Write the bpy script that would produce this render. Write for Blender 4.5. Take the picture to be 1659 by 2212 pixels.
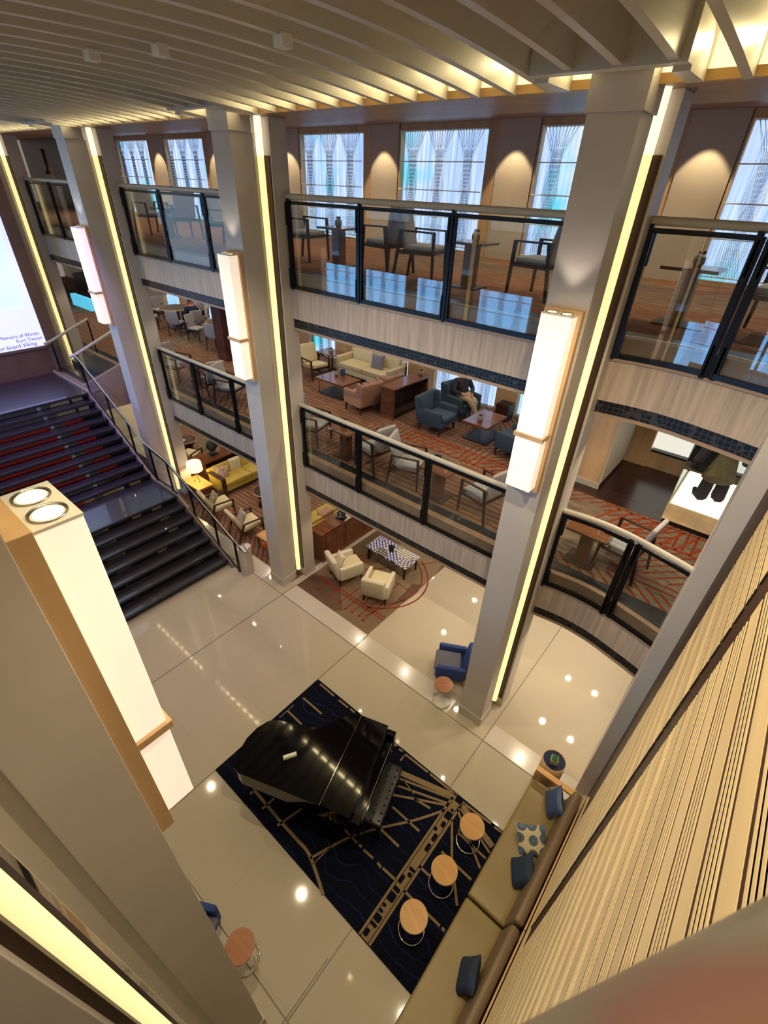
import bpy, math, random
from mathutils import Vector, Matrix
random.seed(7)
for o in list(bpy.data.objects): bpy.data.objects.remove(o, do_unlink=True)
SC = bpy.context.scene; COL = SC.collection
PI = math.pi

# ------------------------------------------------------------------ camera
RC = ((0.76578031, 0.64221827, 0.03370767), (0.38767254, -0.41917012, -0.82097894), (-0.51311843, 0.64175704, -0.56996261))
cam_d = bpy.data.cameras.new('camera'); cam = bpy.data.objects.new('camera', cam_d); COL.objects.link(cam)
m = Matrix.Identity(4)
for i in range(3):
    m[i][0] = RC[0][i]; m[i][1] = -RC[1][i]; m[i][2] = -RC[2][i]
m[0][3], m[1][3], m[2][3] = 0, 0, 8.05
cam.matrix_world = m
cam_d.sensor_fit = 'VERTICAL'; cam_d.sensor_height = 4.8
cam_d.lens = 4.8 * 1017.35 / 2212
cam_d.clip_start = 0.01; cam_d.clip_end = 120
cam_d.dof.use_dof = True; cam_d.dof.focus_distance = 7.0; cam_d.dof.aperture_fstop = 1.2
SC.camera = cam
# ------------------------------------------------------------------ exposure, world
SC.view_settings.view_transform = 'Standard'; SC.view_settings.look = 'None'
SC.view_settings.exposure = 0.18; SC.view_settings.gamma = 1.0
w = bpy.data.worlds.new('world'); SC.world = w; w.use_nodes = True
w.node_tree.nodes['Background'].inputs[0].default_value = (1.0, 0.89, 0.78, 1)
w.node_tree.nodes['Background'].inputs[1].default_value = 0.22
WARM = (1.0, 0.83, 0.60)

def lamp(kind, loc, power, color, rot=(0, 0, 0), size=.1, sy=None, spot=None, name='downlight', blend=.4):
    d = bpy.data.lights.new(name, kind); d.energy = power; d.color = color
    if kind == 'AREA':
        d.size = size
        if sy: d.shape = 'RECTANGLE'; d.size_y = sy
    elif kind == 'SPOT': d.shadow_soft_size = size; d.spot_size = math.radians(spot); d.spot_blend = blend
    else: d.shadow_soft_size = size
    o = bpy.data.objects.new(name, d); COL.objects.link(o); o.location = loc; o.rotation_euler = rot
    return o
D1, D2 = 3.30, 6.76
COLX = [-1.57 - 5.44 * k for k in range(5)]
# downlights recessed under each deck, along both sides of the atrium
for k in range(4):
    x0 = -1.57 - 5.44 * k
    for dx in (-1.1, -2.7, -4.3):
        for dy in (6.5, 8.3, 10.0):
            lamp('SPOT', (x0 - dx * -1 if False else x0 + dx, dy, 2.40), 42, WARM, size=.05, spot=125)
            lamp('SPOT', (x0 + dx, dy, 5.82), 34, WARM, size=.05, spot=125)
        for dy in (7.0, 9.2):
            lamp('SPOT', (x0 + dx, dy, 9.12), 50, WARM, size=.05, spot=125)
for x in (-0.95, -0.25):
    for dy in (6.4, 7.6, 9.2):
        lamp('SPOT', (x, dy, 2.40), 55, WARM, size=.05, spot=125)
        if dy < 9: lamp('SPOT', (x, dy, 5.82), 50, WARM, size=.05, spot=125)
    lamp('SPOT', (x, 8.2, 9.12), 50, WARM, size=.05, spot=125)
# atrium ceiling downlights between the ribs
for x in (-0.758, -4.518, -9.03, -13.54):
    for y in (2.57,):
        lamp('SPOT', (x + .0, y, 8.80), 430 if x > -6 else 230, (1.0, 0.81, 0.53), size=.02, spot=125)
# wall washers over the slatted wall
for y in (0.6, 2.2, 3.8):
    lamp('SPOT', (-2.26, y, 8.74), 62, (1.0, 0.76, 0.36), rot=(0, math.radians(-38), 0), size=.04, spot=64)
# scallops on the upper wall panels
for k in range(-1, 8):
    lamp('SPOT', (-1.70 - 3.497 * k + 3.02, 10.45, 9.15), 75, (1.0, .78, .46), rot=(math.radians(16), 0, 0), size=.03, spot=62, blend=.3)
# cove strips above the end beam
for y, s in ((5.12, 1), (0.02, -1)):
    lamp('AREA', (-14, y - .05 * s, 8.98), 260, (1.0, 0.80, 0.42), rot=(math.radians(-60 * s), 0, 0), size=32, sy=.06, name='cove_light')

# ------------------------------------------------------------------ materials
def mat(name, col, rough=.5, metal=0., emit=None, es=1., var=0., vscale=8., bump=0., bscale=60., spec=None, stretch=None, coat=0., col2=None):
    mt = bpy.data.materials.new(name); mt.use_nodes = True; nt = mt.node_tree; N = nt.nodes; L = nt.links
    b = N['Principled BSDF']
    b.inputs['Base Color'].default_value = (*col, 1); b.inputs['Roughness'].default_value = rough; b.inputs['Metallic'].default_value = metal
    if spec is not None: b.inputs['Specular IOR Level'].default_value = spec
    if coat: b.inputs['Coat Weight'].default_value = coat; b.inputs['Coat Roughness'].default_value = .04
    if emit: b.inputs['Emission Color'].default_value = (*emit, 1); b.inputs['Emission Strength'].default_value = es
    if var or bump or col2:
        tc = N.new('ShaderNodeTexCoord'); mp = N.new('ShaderNodeMapping'); L.new(tc.outputs['Object'], mp.inputs[0])
        if stretch: mp.inputs['Scale'].default_value = stretch
    if var or col2:
        nz = N.new('ShaderNodeTexNoise'); nz.inputs['Scale'].default_value = vscale; nz.inputs['Detail'].default_value = 5; L.new(mp.outputs[0], nz.inputs['Vector'])
        rp = N.new('ShaderNodeValToRGB'); L.new(nz.outputs['Fac'], rp.inputs[0])
        c2 = col2 or tuple(min(1, c * (1 + var)) for c in col)
        c1 = col if col2 else tuple(c * (1 - var) for c in col)
        rp.color_ramp.elements[0].position = .35; rp.color_ramp.elements[1].position = .65
        rp.color_ramp.elements[0].color = (*c1, 1); rp.color_ramp.elements[1].color = (*c2, 1)
        L.new(rp.outputs[0], b.inputs['Base Color'])
    if bump:
        n2 = N.new('ShaderNodeTexNoise'); n2.inputs['Scale'].default_value = bscale; L.new(mp.outputs[0], n2.inputs['Vector'])
        bp = N.new('ShaderNodeBump'); bp.inputs['Strength'].default_value = bump; bp.inputs['Distance'].default_value = .01; L.new(n2.outputs['Fac'], bp.inputs['Height']); L.new(bp.outputs[0], b.inputs['Normal'])
    return mt
def nodes(mt): return mt.node_tree.nodes, mt.node_tree.links, mt.node_tree.nodes['Principled BSDF']
def math_n(N, L, op, a, b=None):
    n = N.new('ShaderNodeMath'); n.operation = op
    for i, v in enumerate((a, b)):
        if v is None: continue
        if isinstance(v, (int, float)): n.inputs[i].default_value = v
        else: L.new(v, n.inputs[i])
    return n.outputs[0]
def mixc(N, L, f, a, b):
    n = N.new('ShaderNodeMix'); n.data_type = 'RGBA'
    if isinstance(f, (int, float)): n.inputs[0].default_value = f
    else: L.new(f, n.inputs[0])
    for i, v in ((6, a), (7, b)):
        if isinstance(v, tuple): n.inputs[i].default_value = (*v, 1)
        else: L.new(v, n.inputs[i])
    return n.outputs[2]

PAINT = mat('column_paint', (.54, .495, .45), .45, var=.03, vscale=2)
CREAMP = mat('ceiling_paint', (.53, .515, .46), .38, var=.03, vscale=1.5)
OAK = mat('oak', (.55, .36, .19), .45, var=.14, vscale=5, stretch=(1, 1, .08), bump=.05, bscale=40)
OAKH = mat('oak_horizontal', (.70, .54, .30), .5, var=.12, vscale=5, stretch=(1, .06, 1), bump=.05, bscale=40)
FLUTE = mat('oak_fluted', (.74, .58, .33), .5, var=.12, vscale=5, stretch=(1, .06, 1))
FASCIA = mat('fascia_veneer', (.44, .355, .28), .5, var=.16, vscale=9, stretch=(2.2, 1, .12))
LIP = mat('fascia_lip', (.34, .24, .17), .5)
SOFFIT = mat('soffit_wood', (.26, .16, .10), .4, var=.12, vscale=4)
BRONZE = mat('dark_bronze', (.012, .012, .014), .32, .6)
HANDR = mat('handrail_resin', (.44, .40, .33), .35)
STEEL = mat('brushed_steel', (.5, .48, .46), .25, 1.)
CHROME = mat('chrome', (.75, .73, .70), .1, 1.)
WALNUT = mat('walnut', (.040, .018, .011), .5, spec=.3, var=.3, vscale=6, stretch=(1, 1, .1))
RWOOD = mat('rosewood', (.16, .055, .022), .28, var=.35, vscale=5, stretch=(.25, 2.2, 1), coat=.5)
RWOODV = mat('rosewood_front', (.13, .045, .02), .3, var=.3, vscale=5, stretch=(1, .2, 2), coat=.4)
TOPW = mat('stool_top_wood', (.55, .29, .08), .35, var=.12, vscale=5, stretch=(.3, 2.4, 1))
TOPD = mat('stool_top_dark', (.34, .12, .03), .35, var=.15, vscale=5, stretch=(.3, 2.4, 1))
GREYF = mat('grey_fabric', (.36, .34, .35), .9, bump=.25, bscale=220)
CREAMF = mat('cream_leather', (.60, .52, .33), .5, bump=.08, bscale=90)
YELLF = mat('mustard_leather', (.42, .31, .06), .5, var=.06, vscale=5, bump=.08, bscale=60)
PINKF = mat('rose_fabric', (.36, .20, .14), .85, bump=.2, bscale=200)
NAVYF = mat('navy_fabric', (.035, .065, .11), .85, bump=.2, bscale=200)
BLUEF = mat('blue_fabric', (.025, .05, .22), .8, bump=.2, bscale=200)
BLUESEAT = mat('slate_seat_fabric', (.12, .12, .16), .85, bump=.2, bscale=200)
IVORYF = mat('ivory_upholstery', (.62, .57, .44), .6, bump=.1, bscale=120)
OLIVE = mat('olive_leather', (.23, .165, .055), .42, var=.05, vscale=3, bump=.06, bscale=50)
OLIVED = mat('olive_leather_back', (.17, .115, .06), .48, var=.05, vscale=3)
PILB = mat('navy_pillow', (.014, .028, .060), .8, bump=.3, bscale=150)
PILS = mat('satin_blue_pillow', (.035, .075, .18), .45, bump=.15, bscale=100)
LAV = mat('lilac_grey_fabric', (.22, .20, .25), .9, bump=.2, bscale=180)
BLACK = mat('black_lacquer', (.002, .002, .003), .05, spec=.42)
BLACKS = mat('black_satin', (.008, .008, .009), .4)
BLEATH = mat('black_leather', (.012, .012, .014), .32)
WHITEP = mat('white_plastic', (.72, .71, .68), .4)
IVORY = mat('ivory_key', (.75, .72, .62), .3)
DKWALL = mat('dark_wood_wall', (.075, .04, .025), .35, var=.25, vscale=3, stretch=(1, 1, .15))
BEIGEP = mat('beige_wall_panel', (.50, .43, .34), .7, bump=.2, bscale=150)
DKFLOOR = mat('dark_plank_floor', (.03, .012, .010), .22, var=.4, vscale=6, stretch=(.2, 3, 1))
STAIRB = mat('stair_black', (.016, .013, .022), .36, coat=.6, spec=.9)
NOSE = mat('stair_nosing', (.03, .03, .034), .3, .5)
STRING = mat('stringer_paint', (.30, .24, .20), .5)
THREAD = mat('dark_thread', (.012, .03, .045), .7)
SILVB = mat('curtain_bar', (.75, .7, .62), .4)
LAMPSH = mat('lamp_shade', (.9, .8, .5), .8, emit=(1, .82, .42), es=1.25)
BOXW = mat('light_box_fabric', (.9, .82, .72), .8, emit=(1.0, .81, .64), es=.62)
CHANW = mat('light_channel', (.9, .8, .5), .7, emit=(1.0, .80, .36), es=.95)
CHANT = mat('light_channel_top', (.9, .85, .7), .7, emit=(1.0, .86, .62), es=1.1)
LENS = mat('lamp_lens', (1, 1, 1), .3, emit=(1, .86, .46), es=.95)
COVE = mat('cove_glow', (1, .9, .6), .6, emit=(1, .84, .46), es=1.5)
CARD = mat('white_card', (.7, .68, .6), .5)
VASE = mat('speckled_ceramic', (.22, .20, .16), .5, var=.4, vscale=40)
SUCC = mat('rust_succulent', (.12, .035, .02), .6, var=.4, vscale=30)
GREEN = mat('green_moss', (.01, .12, .015), .8, var=.5, vscale=40, bump=.5, bscale=80)
TWIG = mat('twig', (.05, .035, .02), .8)
SKIN = mat('skin', (.50, .20, .15), .5)
SKINF = mat('finger_skin', (.46, .25, .23), .6)
TROU = mat('khaki_cloth', (.42, .34, .20), .9, bump=.2, bscale=120)
SHIRT = mat('dark_patterned_shirt', (.006, .006, .012), .9, col2=(.05, .04, .06), vscale=60)
SHIRTL = mat('floral_shirt', (.55, .45, .48), .9, col2=(.30, .16, .12), vscale=14)
DENIM = mat('navy_cloth', (.01, .015, .05), .9)
HAIR = mat('grey_hair', (.25, .23, .21), .8)
STONEW = mat('pale_stone', (.55, .50, .43), .2, var=.02, vscale=3, coat=.2)
RED = mat('red_lacquer', (.35, .02, .01), .4)
ORANGE = mat('orange_lacquer', (.50, .09, .01), .3)
def thread_like(): pass

def glass_mat(name, tint=(.93, .96, .95)):
    mt = bpy.data.materials.new(name); mt.use_nodes = True; nt = mt.node_tree; N = nt.nodes; L = nt.links
    N.remove(N['Principled BSDF']); out = N['Material Output']
    tr = N.new('ShaderNodeBsdfTransparent'); tr.inputs[0].default_value = (*tint, 1)
    gl = N.new('ShaderNodeBsdfGlossy'); gl.inputs['Roughness'].default_value = 0.0
    ge = N.new('ShaderNodeNewGeometry'); dt = N.new('ShaderNodeVectorMath'); dt.operation = 'DOT_PRODUCT'; L.new(ge.outputs['Normal'], dt.inputs[0]); L.new(ge.outputs['Incoming'], dt.inputs[1])
    cs = math_n(N, L, 'SUBTRACT', 1, math_n(N, L, 'ABSOLUTE', dt.outputs['Value'])); f5 = math_n(N, L, 'POWER', cs, 5); fr = math_n(N, L, 'ADD', math_n(N, L, 'MULTIPLY', f5, .9), .045)
    mx = N.new('ShaderNodeMixShader'); L.new(fr, mx.inputs[0]); L.new(tr.outputs[0], mx.inputs[1]); L.new(gl.outputs[0], mx.inputs[2]); L.new(mx.outputs[0], out.inputs[0])
    return mt
GLASS = glass_mat('balustrade_glass')

def window_mat(name, es):
    mt = mat(name, (.5, .6, .7), .8); N, L, b = nodes(mt)
    tc = N.new('ShaderNodeTexCoord'); sp = N.new('ShaderNodeSeparateXYZ'); L.new(tc.outputs['Object'], sp.inputs[0])
    v = N.new('ShaderNodeMapping'); v.inputs['Scale'].default_value = (9, 1, .25); L.new(tc.outputs['Object'], v.inputs[0])
    nz = N.new('ShaderNodeTexNoise'); nz.inputs['Scale'].default_value = 1.6; nz.inputs['Detail'].default_value = 3; L.new(v.outputs[0], nz.inputs['Vector'])
    v2 = N.new('ShaderNodeMapping'); v2.inputs['Scale'].default_value = (.8, 1, .7); L.new(tc.outputs['Object'], v2.inputs[0])
    n2 = N.new('ShaderNodeTexNoise'); n2.inputs['Scale'].default_value = 1.1; L.new(v2.outputs[0], n2.inputs['Vector'])
    r1 = N.new('ShaderNodeValToRGB'); L.new(nz.outputs['Fac'], r1.inputs[0])
    r1.color_ramp.elements[0].position = .35; r1.color_ramp.elements[0].color = (.26, .46, .90, 1); r1.color_ramp.elements[1].position = .7; r1.color_ramp.elements[1].color = (.72, .84, 1.0, 1)
    f = N.new('ShaderNodeMapRange'); f.inputs[1].default_value = .52; f.inputs[2].default_value = .68; L.new(n2.outputs['Fac'], f.inputs[0])
    c = mixc(N, L, f.outputs[0], r1.outputs[0], (.10, .62, .80))
    L.new(c, b.inputs['Emission Color']); b.inputs['Emission Strength'].default_value = es
    b.inputs['Base Color'].default_value = (.2, .25, .3, 1)
    return mt
WIN = window_mat('daylit_window', 1.0)
WINN = mat('daylit_window_near', (.3, .4, .5), .6, emit=(.20, .52, 1.0), es=8.0)
WINU = window_mat('daylit_window_near_upper', 1.5)

def screen_mat():
    mt = mat('projection_screen', (.7, .7, .8), .6); N, L, b = nodes(mt)
    tc = N.new('ShaderNodeTexCoord'); sp = N.new('ShaderNodeSeparateXYZ'); L.new(tc.outputs['Object'], sp.inputs[0])
    # pale green picture in the middle on a lilac ground (screen local y, z)
    a = math_n(N, L, 'MULTIPLY', math_n(N, L, 'LESS_THAN', sp.outputs[1], 4.52), math_n(N, L, 'GREATER_THAN', sp.outputs[2], 4.88))
    c = mixc(N, L, a, (.44, .46, 1.0), (.38, .66, .95))
    L.new(c, b.inputs['Emission Color']); b.inputs['Emission Strength'].default_value = 1.35
    return mt
SCREEN = screen_mat()

def carpet_mat(name, base=(.17, .125, .09), rust=(.19, .036, .014), cell=1.9, freq=7.2, duty=.30):
    mt = mat(name, base, .95, spec=.1); N, L, b = nodes(mt)
    tc = N.new('ShaderNodeTexCoord'); P = tc.outputs['Object']
    mp = N.new('ShaderNodeMapping'); mp.inputs['Rotation'].default_value = (0, 0, .0); L.new(P, mp.inputs[0])
    sc = N.new('ShaderNodeVectorMath'); sc.operation = 'SCALE'; sc.inputs['Scale'].default_value = 1 / cell; L.new(mp.outputs[0], sc.inputs[0])
    vo = N.new('ShaderNodeTexVoronoi'); vo.distance = 'MANHATTAN'; vo.inputs['Scale'].default_value = .9; vo.inputs['Randomness'].default_value = .7; L.new(sc.outputs[0], vo.inputs['Vector'])
    sc2 = N.new('ShaderNodeSeparateColor'); L.new(vo.outputs['Color'], sc2.inputs[0])
    # stripe direction: one of four
    ang = math_n(N, L, 'MULTIPLY', math_n(N, L, 'FLOOR', math_n(N, L, 'MULTIPLY', sc2.outputs[0], 4)), PI / 4)
    sx = N.new('ShaderNodeSeparateXYZ'); L.new(P, sx.inputs[0])
    u = math_n(N, L, 'ADD', math_n(N, L, 'MULTIPLY', sx.outputs[0], math_n(N, L, 'COSINE', ang)), math_n(N, L, 'MULTIPLY', sx.outputs[1], math_n(N, L, 'SINE', ang)))
    fr = math_n(N, L, 'FRACT', math_n(N, L, 'MULTIPLY', u, freq))
    st = math_n(N, L, 'LESS_THAN', fr, duty)
    keep = math_n(N, L, 'LESS_THAN', sc2.outputs[1], .8)
    vd = N.new('ShaderNodeTexVoronoi'); vd.distance = 'MANHATTAN'; vd.feature = 'DISTANCE_TO_EDGE' if False else 'F1'; vd.inputs['Scale'].default_value = .9; vd.inputs['Randomness'].default_value = .7
    L.new(sc.outputs[0], vd.inputs['Vector'])
    f = math_n(N, L, 'MULTIPLY', st, keep)
    nz = N.new('ShaderNodeTexNoise'); nz.inputs['Scale'].default_value = 3.; nz.inputs['Detail'].default_value = 6
    ms = N.new('ShaderNodeMapping'); ms.inputs['Scale'].default_value = (1, 5, 1); L.new(P, ms.inputs[0]); L.new(ms.outputs[0], nz.inputs['Vector'])
    rp = N.new('ShaderNodeValToRGB'); L.new(nz.outputs['Fac'], rp.inputs[0]); rp.color_ramp.elements[0].position = .3; rp.color_ramp.elements[1].position = .7
    rp.color_ramp.elements[0].color = (*[c * .62 for c in base], 1); rp.color_ramp.elements[1].color = (*[c * 1.35 for c in base], 1)
    c = mixc(N, L, f, rp.outputs[0], rust)
    L.new(c, b.inputs['Base Color'])
    return mt
CARP = carpet_mat('lounge_carpet')
CARP2 = carpet_mat('upper_lounge_carpet', base=(.22, .13, .075), rust=(.33, .08, .02), cell=2.4, freq=5)
def patch_mat():
    mt = mat('patchwork_carpet', (.16, .11, .08), .95, spec=.1); N, L, b = nodes(mt)
    tc = N.new('ShaderNodeTexCoord'); vo = N.new('ShaderNodeTexVoronoi'); vo.inputs['Scale'].default_value = .8; L.new(tc.outputs['Object'], vo.inputs['Vector'])
    s = N.new('ShaderNodeSeparateColor'); L.new(vo.outputs['Color'], s.inputs[0])
    rp = N.new('ShaderNodeValToRGB'); L.new(s.outputs[0], rp.inputs[0]); rp.color_ramp.interpolation = 'CONSTANT'
    E = rp.color_ramp.elements; E[0].color = (.105, .065, .045, 1); E[1].position = .35; E[1].color = (.20, .14, .09, 1)
    e = E.new(.65); e.color = (.25, .19, .12, 1); e = E.new(.85); e.color = (.14, .09, .06, 1)
    nz = N.new('ShaderNodeTexNoise'); nz.inputs['Scale'].default_value = 4; ms = N.new('ShaderNodeMapping'); ms.inputs['Scale'].default_value = (5, .7, 1); L.new(tc.outputs['Object'], ms.inputs[0]); L.new(ms.outputs[0], nz.inputs['Vector'])
    c = mixc(N, L, math_n(N, L, 'MULTIPLY', nz.outputs['Fac'], .5), rp.outputs[0], (.16, .10, .065))
    L.new(c, b.inputs['Base Color']); return mt
PATCH = patch_mat()
def navy_mat():
    mt = mat('navy_rug', (.004, .005, .013), .95, spec=.1); N, L, b = nodes(mt)
    tc = N.new('ShaderNodeTexCoord'); wv = N.new('ShaderNodeTexWave'); wv.wave_type = 'BANDS'; wv.bands_direction = 'Y'
    wv.inputs['Scale'].default_value = 1.9; wv.inputs['Distortion'].default_value = 9; wv.inputs['Detail'].default_value = 1.0; wv.inputs['Detail Scale'].default_value = 1.1
    L.new(tc.outputs['Object'], wv.inputs['Vector'])
    f = N.new('ShaderNodeMapRange'); f.inputs[1].default_value = .985; f.inputs[2].default_value = .999; L.new(wv.outputs['Fac'], f.inputs[0])
    c = mixc(N, L, f.outputs[0], (.0035, .0045, .012), (.010, .018, .085)); L.new(c, b.inputs['Base Color']); return mt
NAVYRUG = navy_mat()
TAN = mat('tan_pile', (.23, .165, .085), .95, spec=.1)
RUSTP = mat('rust_pile', (.22, .03, .012), .95, spec=.1)

def marble_mat():
    mt = mat('marble_floor', (.46, .40, .29), .05, spec=.32); N, L, b = nodes(mt)
    tc = N.new('ShaderNodeTexCoord'); P = tc.outputs['Object']
    br = N.new('ShaderNodeTexBrick'); mp = N.new('ShaderNodeMapping'); mp.inputs['Rotation'].default_value = (0, 0, PI / 2)
    mp.inputs['Location'].default_value = (.36, 1.38, 0)
    L.new(P, mp.inputs[0]); L.new(mp.outputs[0], br.inputs['Vector'])
    br.inputs['Scale'].default_value = 1; br.inputs['Brick Width'].default_value = 1.11; br.inputs['Row Height'].default_value = 1.55; br.inputs['Mortar Size'].default_value = .003; br.offset = 0
    br.inputs['Color1'].default_value = (.49, .43, .33, 1); br.inputs['Color2'].default_value = (.465, .41, .315, 1); br.inputs['Mortar'].default_value = (.40, .35, .25, 1)
    nz = N.new('ShaderNodeTexNoise'); nz.inputs['Scale'].default_value = 1.6; nz.inputs['Detail'].default_value = 6; L.new(P, nz.inputs['Vector'])
    c = mixc(N, L, math_n(N, L, 'MULTIPLY', nz.outputs['Fac'], .35), br.outputs[0], (.42, .365, .28)); L.new(c, b.inputs['Base Color'])
    return mt
MARBLE = marble_mat()
def band_mat():
    mt = mat('perforated_band', (.012, .012, .014), .4, .3); N, L, b = nodes(mt)
    tc = N.new('ShaderNodeTexCoord'); vo = N.new('ShaderNodeTexVoronoi'); vo.feature = 'DISTANCE_TO_EDGE'; vo.inputs['Scale'].default_value = 17; vo.inputs['Randomness'].default_value = .35; L.new(tc.outputs['Object'], vo.inputs['Vector'])
    f = math_n(N, L, 'LESS_THAN', vo.outputs['Distance'], .09)
    c = mixc(N, L, f, (.004, .004, .005), (.045, .042, .042)); L.new(c, b.inputs['Base Color']); return mt
BAND = band_mat()
def print_mat(name, cols, scale):
    mt = mat(name, (.5, .5, .5), .3); N, L, b = nodes(mt)
    tc = N.new('ShaderNodeTexCoord'); vo = N.new('ShaderNodeTexVoronoi'); vo.distance = 'MANHATTAN'; vo.inputs['Scale'].default_value = scale * .22; L.new(tc.outputs['Object'], vo.inputs['Vector'])
    s = N.new('ShaderNodeSeparateColor'); L.new(vo.outputs['Color'], s.inputs[0])
    ang = math_n(N, L, 'MULTIPLY', math_n(N, L, 'FLOOR', math_n(N, L, 'MULTIPLY', s.outputs[0], 4)), PI / 4)
    sx = N.new('ShaderNodeSeparateXYZ'); L.new(tc.outputs['Object'], sx.inputs[0])
    u = math_n(N, L, 'ADD', math_n(N, L, 'MULTIPLY', sx.outputs[0], math_n(N, L, 'COSINE', ang)), math_n(N, L, 'MULTIPLY', sx.outputs[1], math_n(N, L, 'SINE', ang)))
    u = math_n(N, L, 'ADD', u, math_n(N, L, 'MULTIPLY', math_n(N, L, 'PINGPONG', sx.outputs[1], .035), .8))
    f = math_n(N, L, 'LESS_THAN', math_n(N, L, 'FRACT', math_n(N, L, 'MULTIPLY', u, scale)), .5)
    dk = mixc(N, L, math_n(N, L, 'GREATER_THAN', s.outputs[1], .7), cols[1], cols[2])
    L.new(mixc(N, L, f, cols[0], dk), b.inputs['Base Color']); return mt
MOSAIC = print_mat('blue_white_mosaic', ((.62, .60, .55), (.02, .02, .03), (.01, .02, .30)), 13)
def circles_mat():
    mt = mat('circle_print', (.5, .45, .3), .8); N, L, b = nodes(mt)
    tc = N.new('ShaderNodeTexCoord'); vo = N.new('ShaderNodeTexVoronoi'); vo.inputs['Scale'].default_value = 6.5; vo.inputs['Randomness'].default_value = .25; L.new(tc.outputs['Object'], vo.inputs['Vector'])
    rp = N.new('ShaderNodeValToRGB'); rp.color_ramp.interpolation = 'CONSTANT'; L.new(vo.outputs['Distance'], rp.inputs[0]); E = rp.color_ramp.elements
    E[0].color = (.10, .17, .27, 1); E[1].position = .27; E[1].color = (.01, .012, .02, 1); e = E.new(.31); e.color = (.12, .18, .28, 1); e = E.new(.40); e.color = (.01, .012, .02, 1); e = E.new(.45); e.color = (.55, .48, .30, 1)
    L.new(rp.outputs[0], b.inputs['Base Color']); return mt
CIRC = circles_mat()

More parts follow.
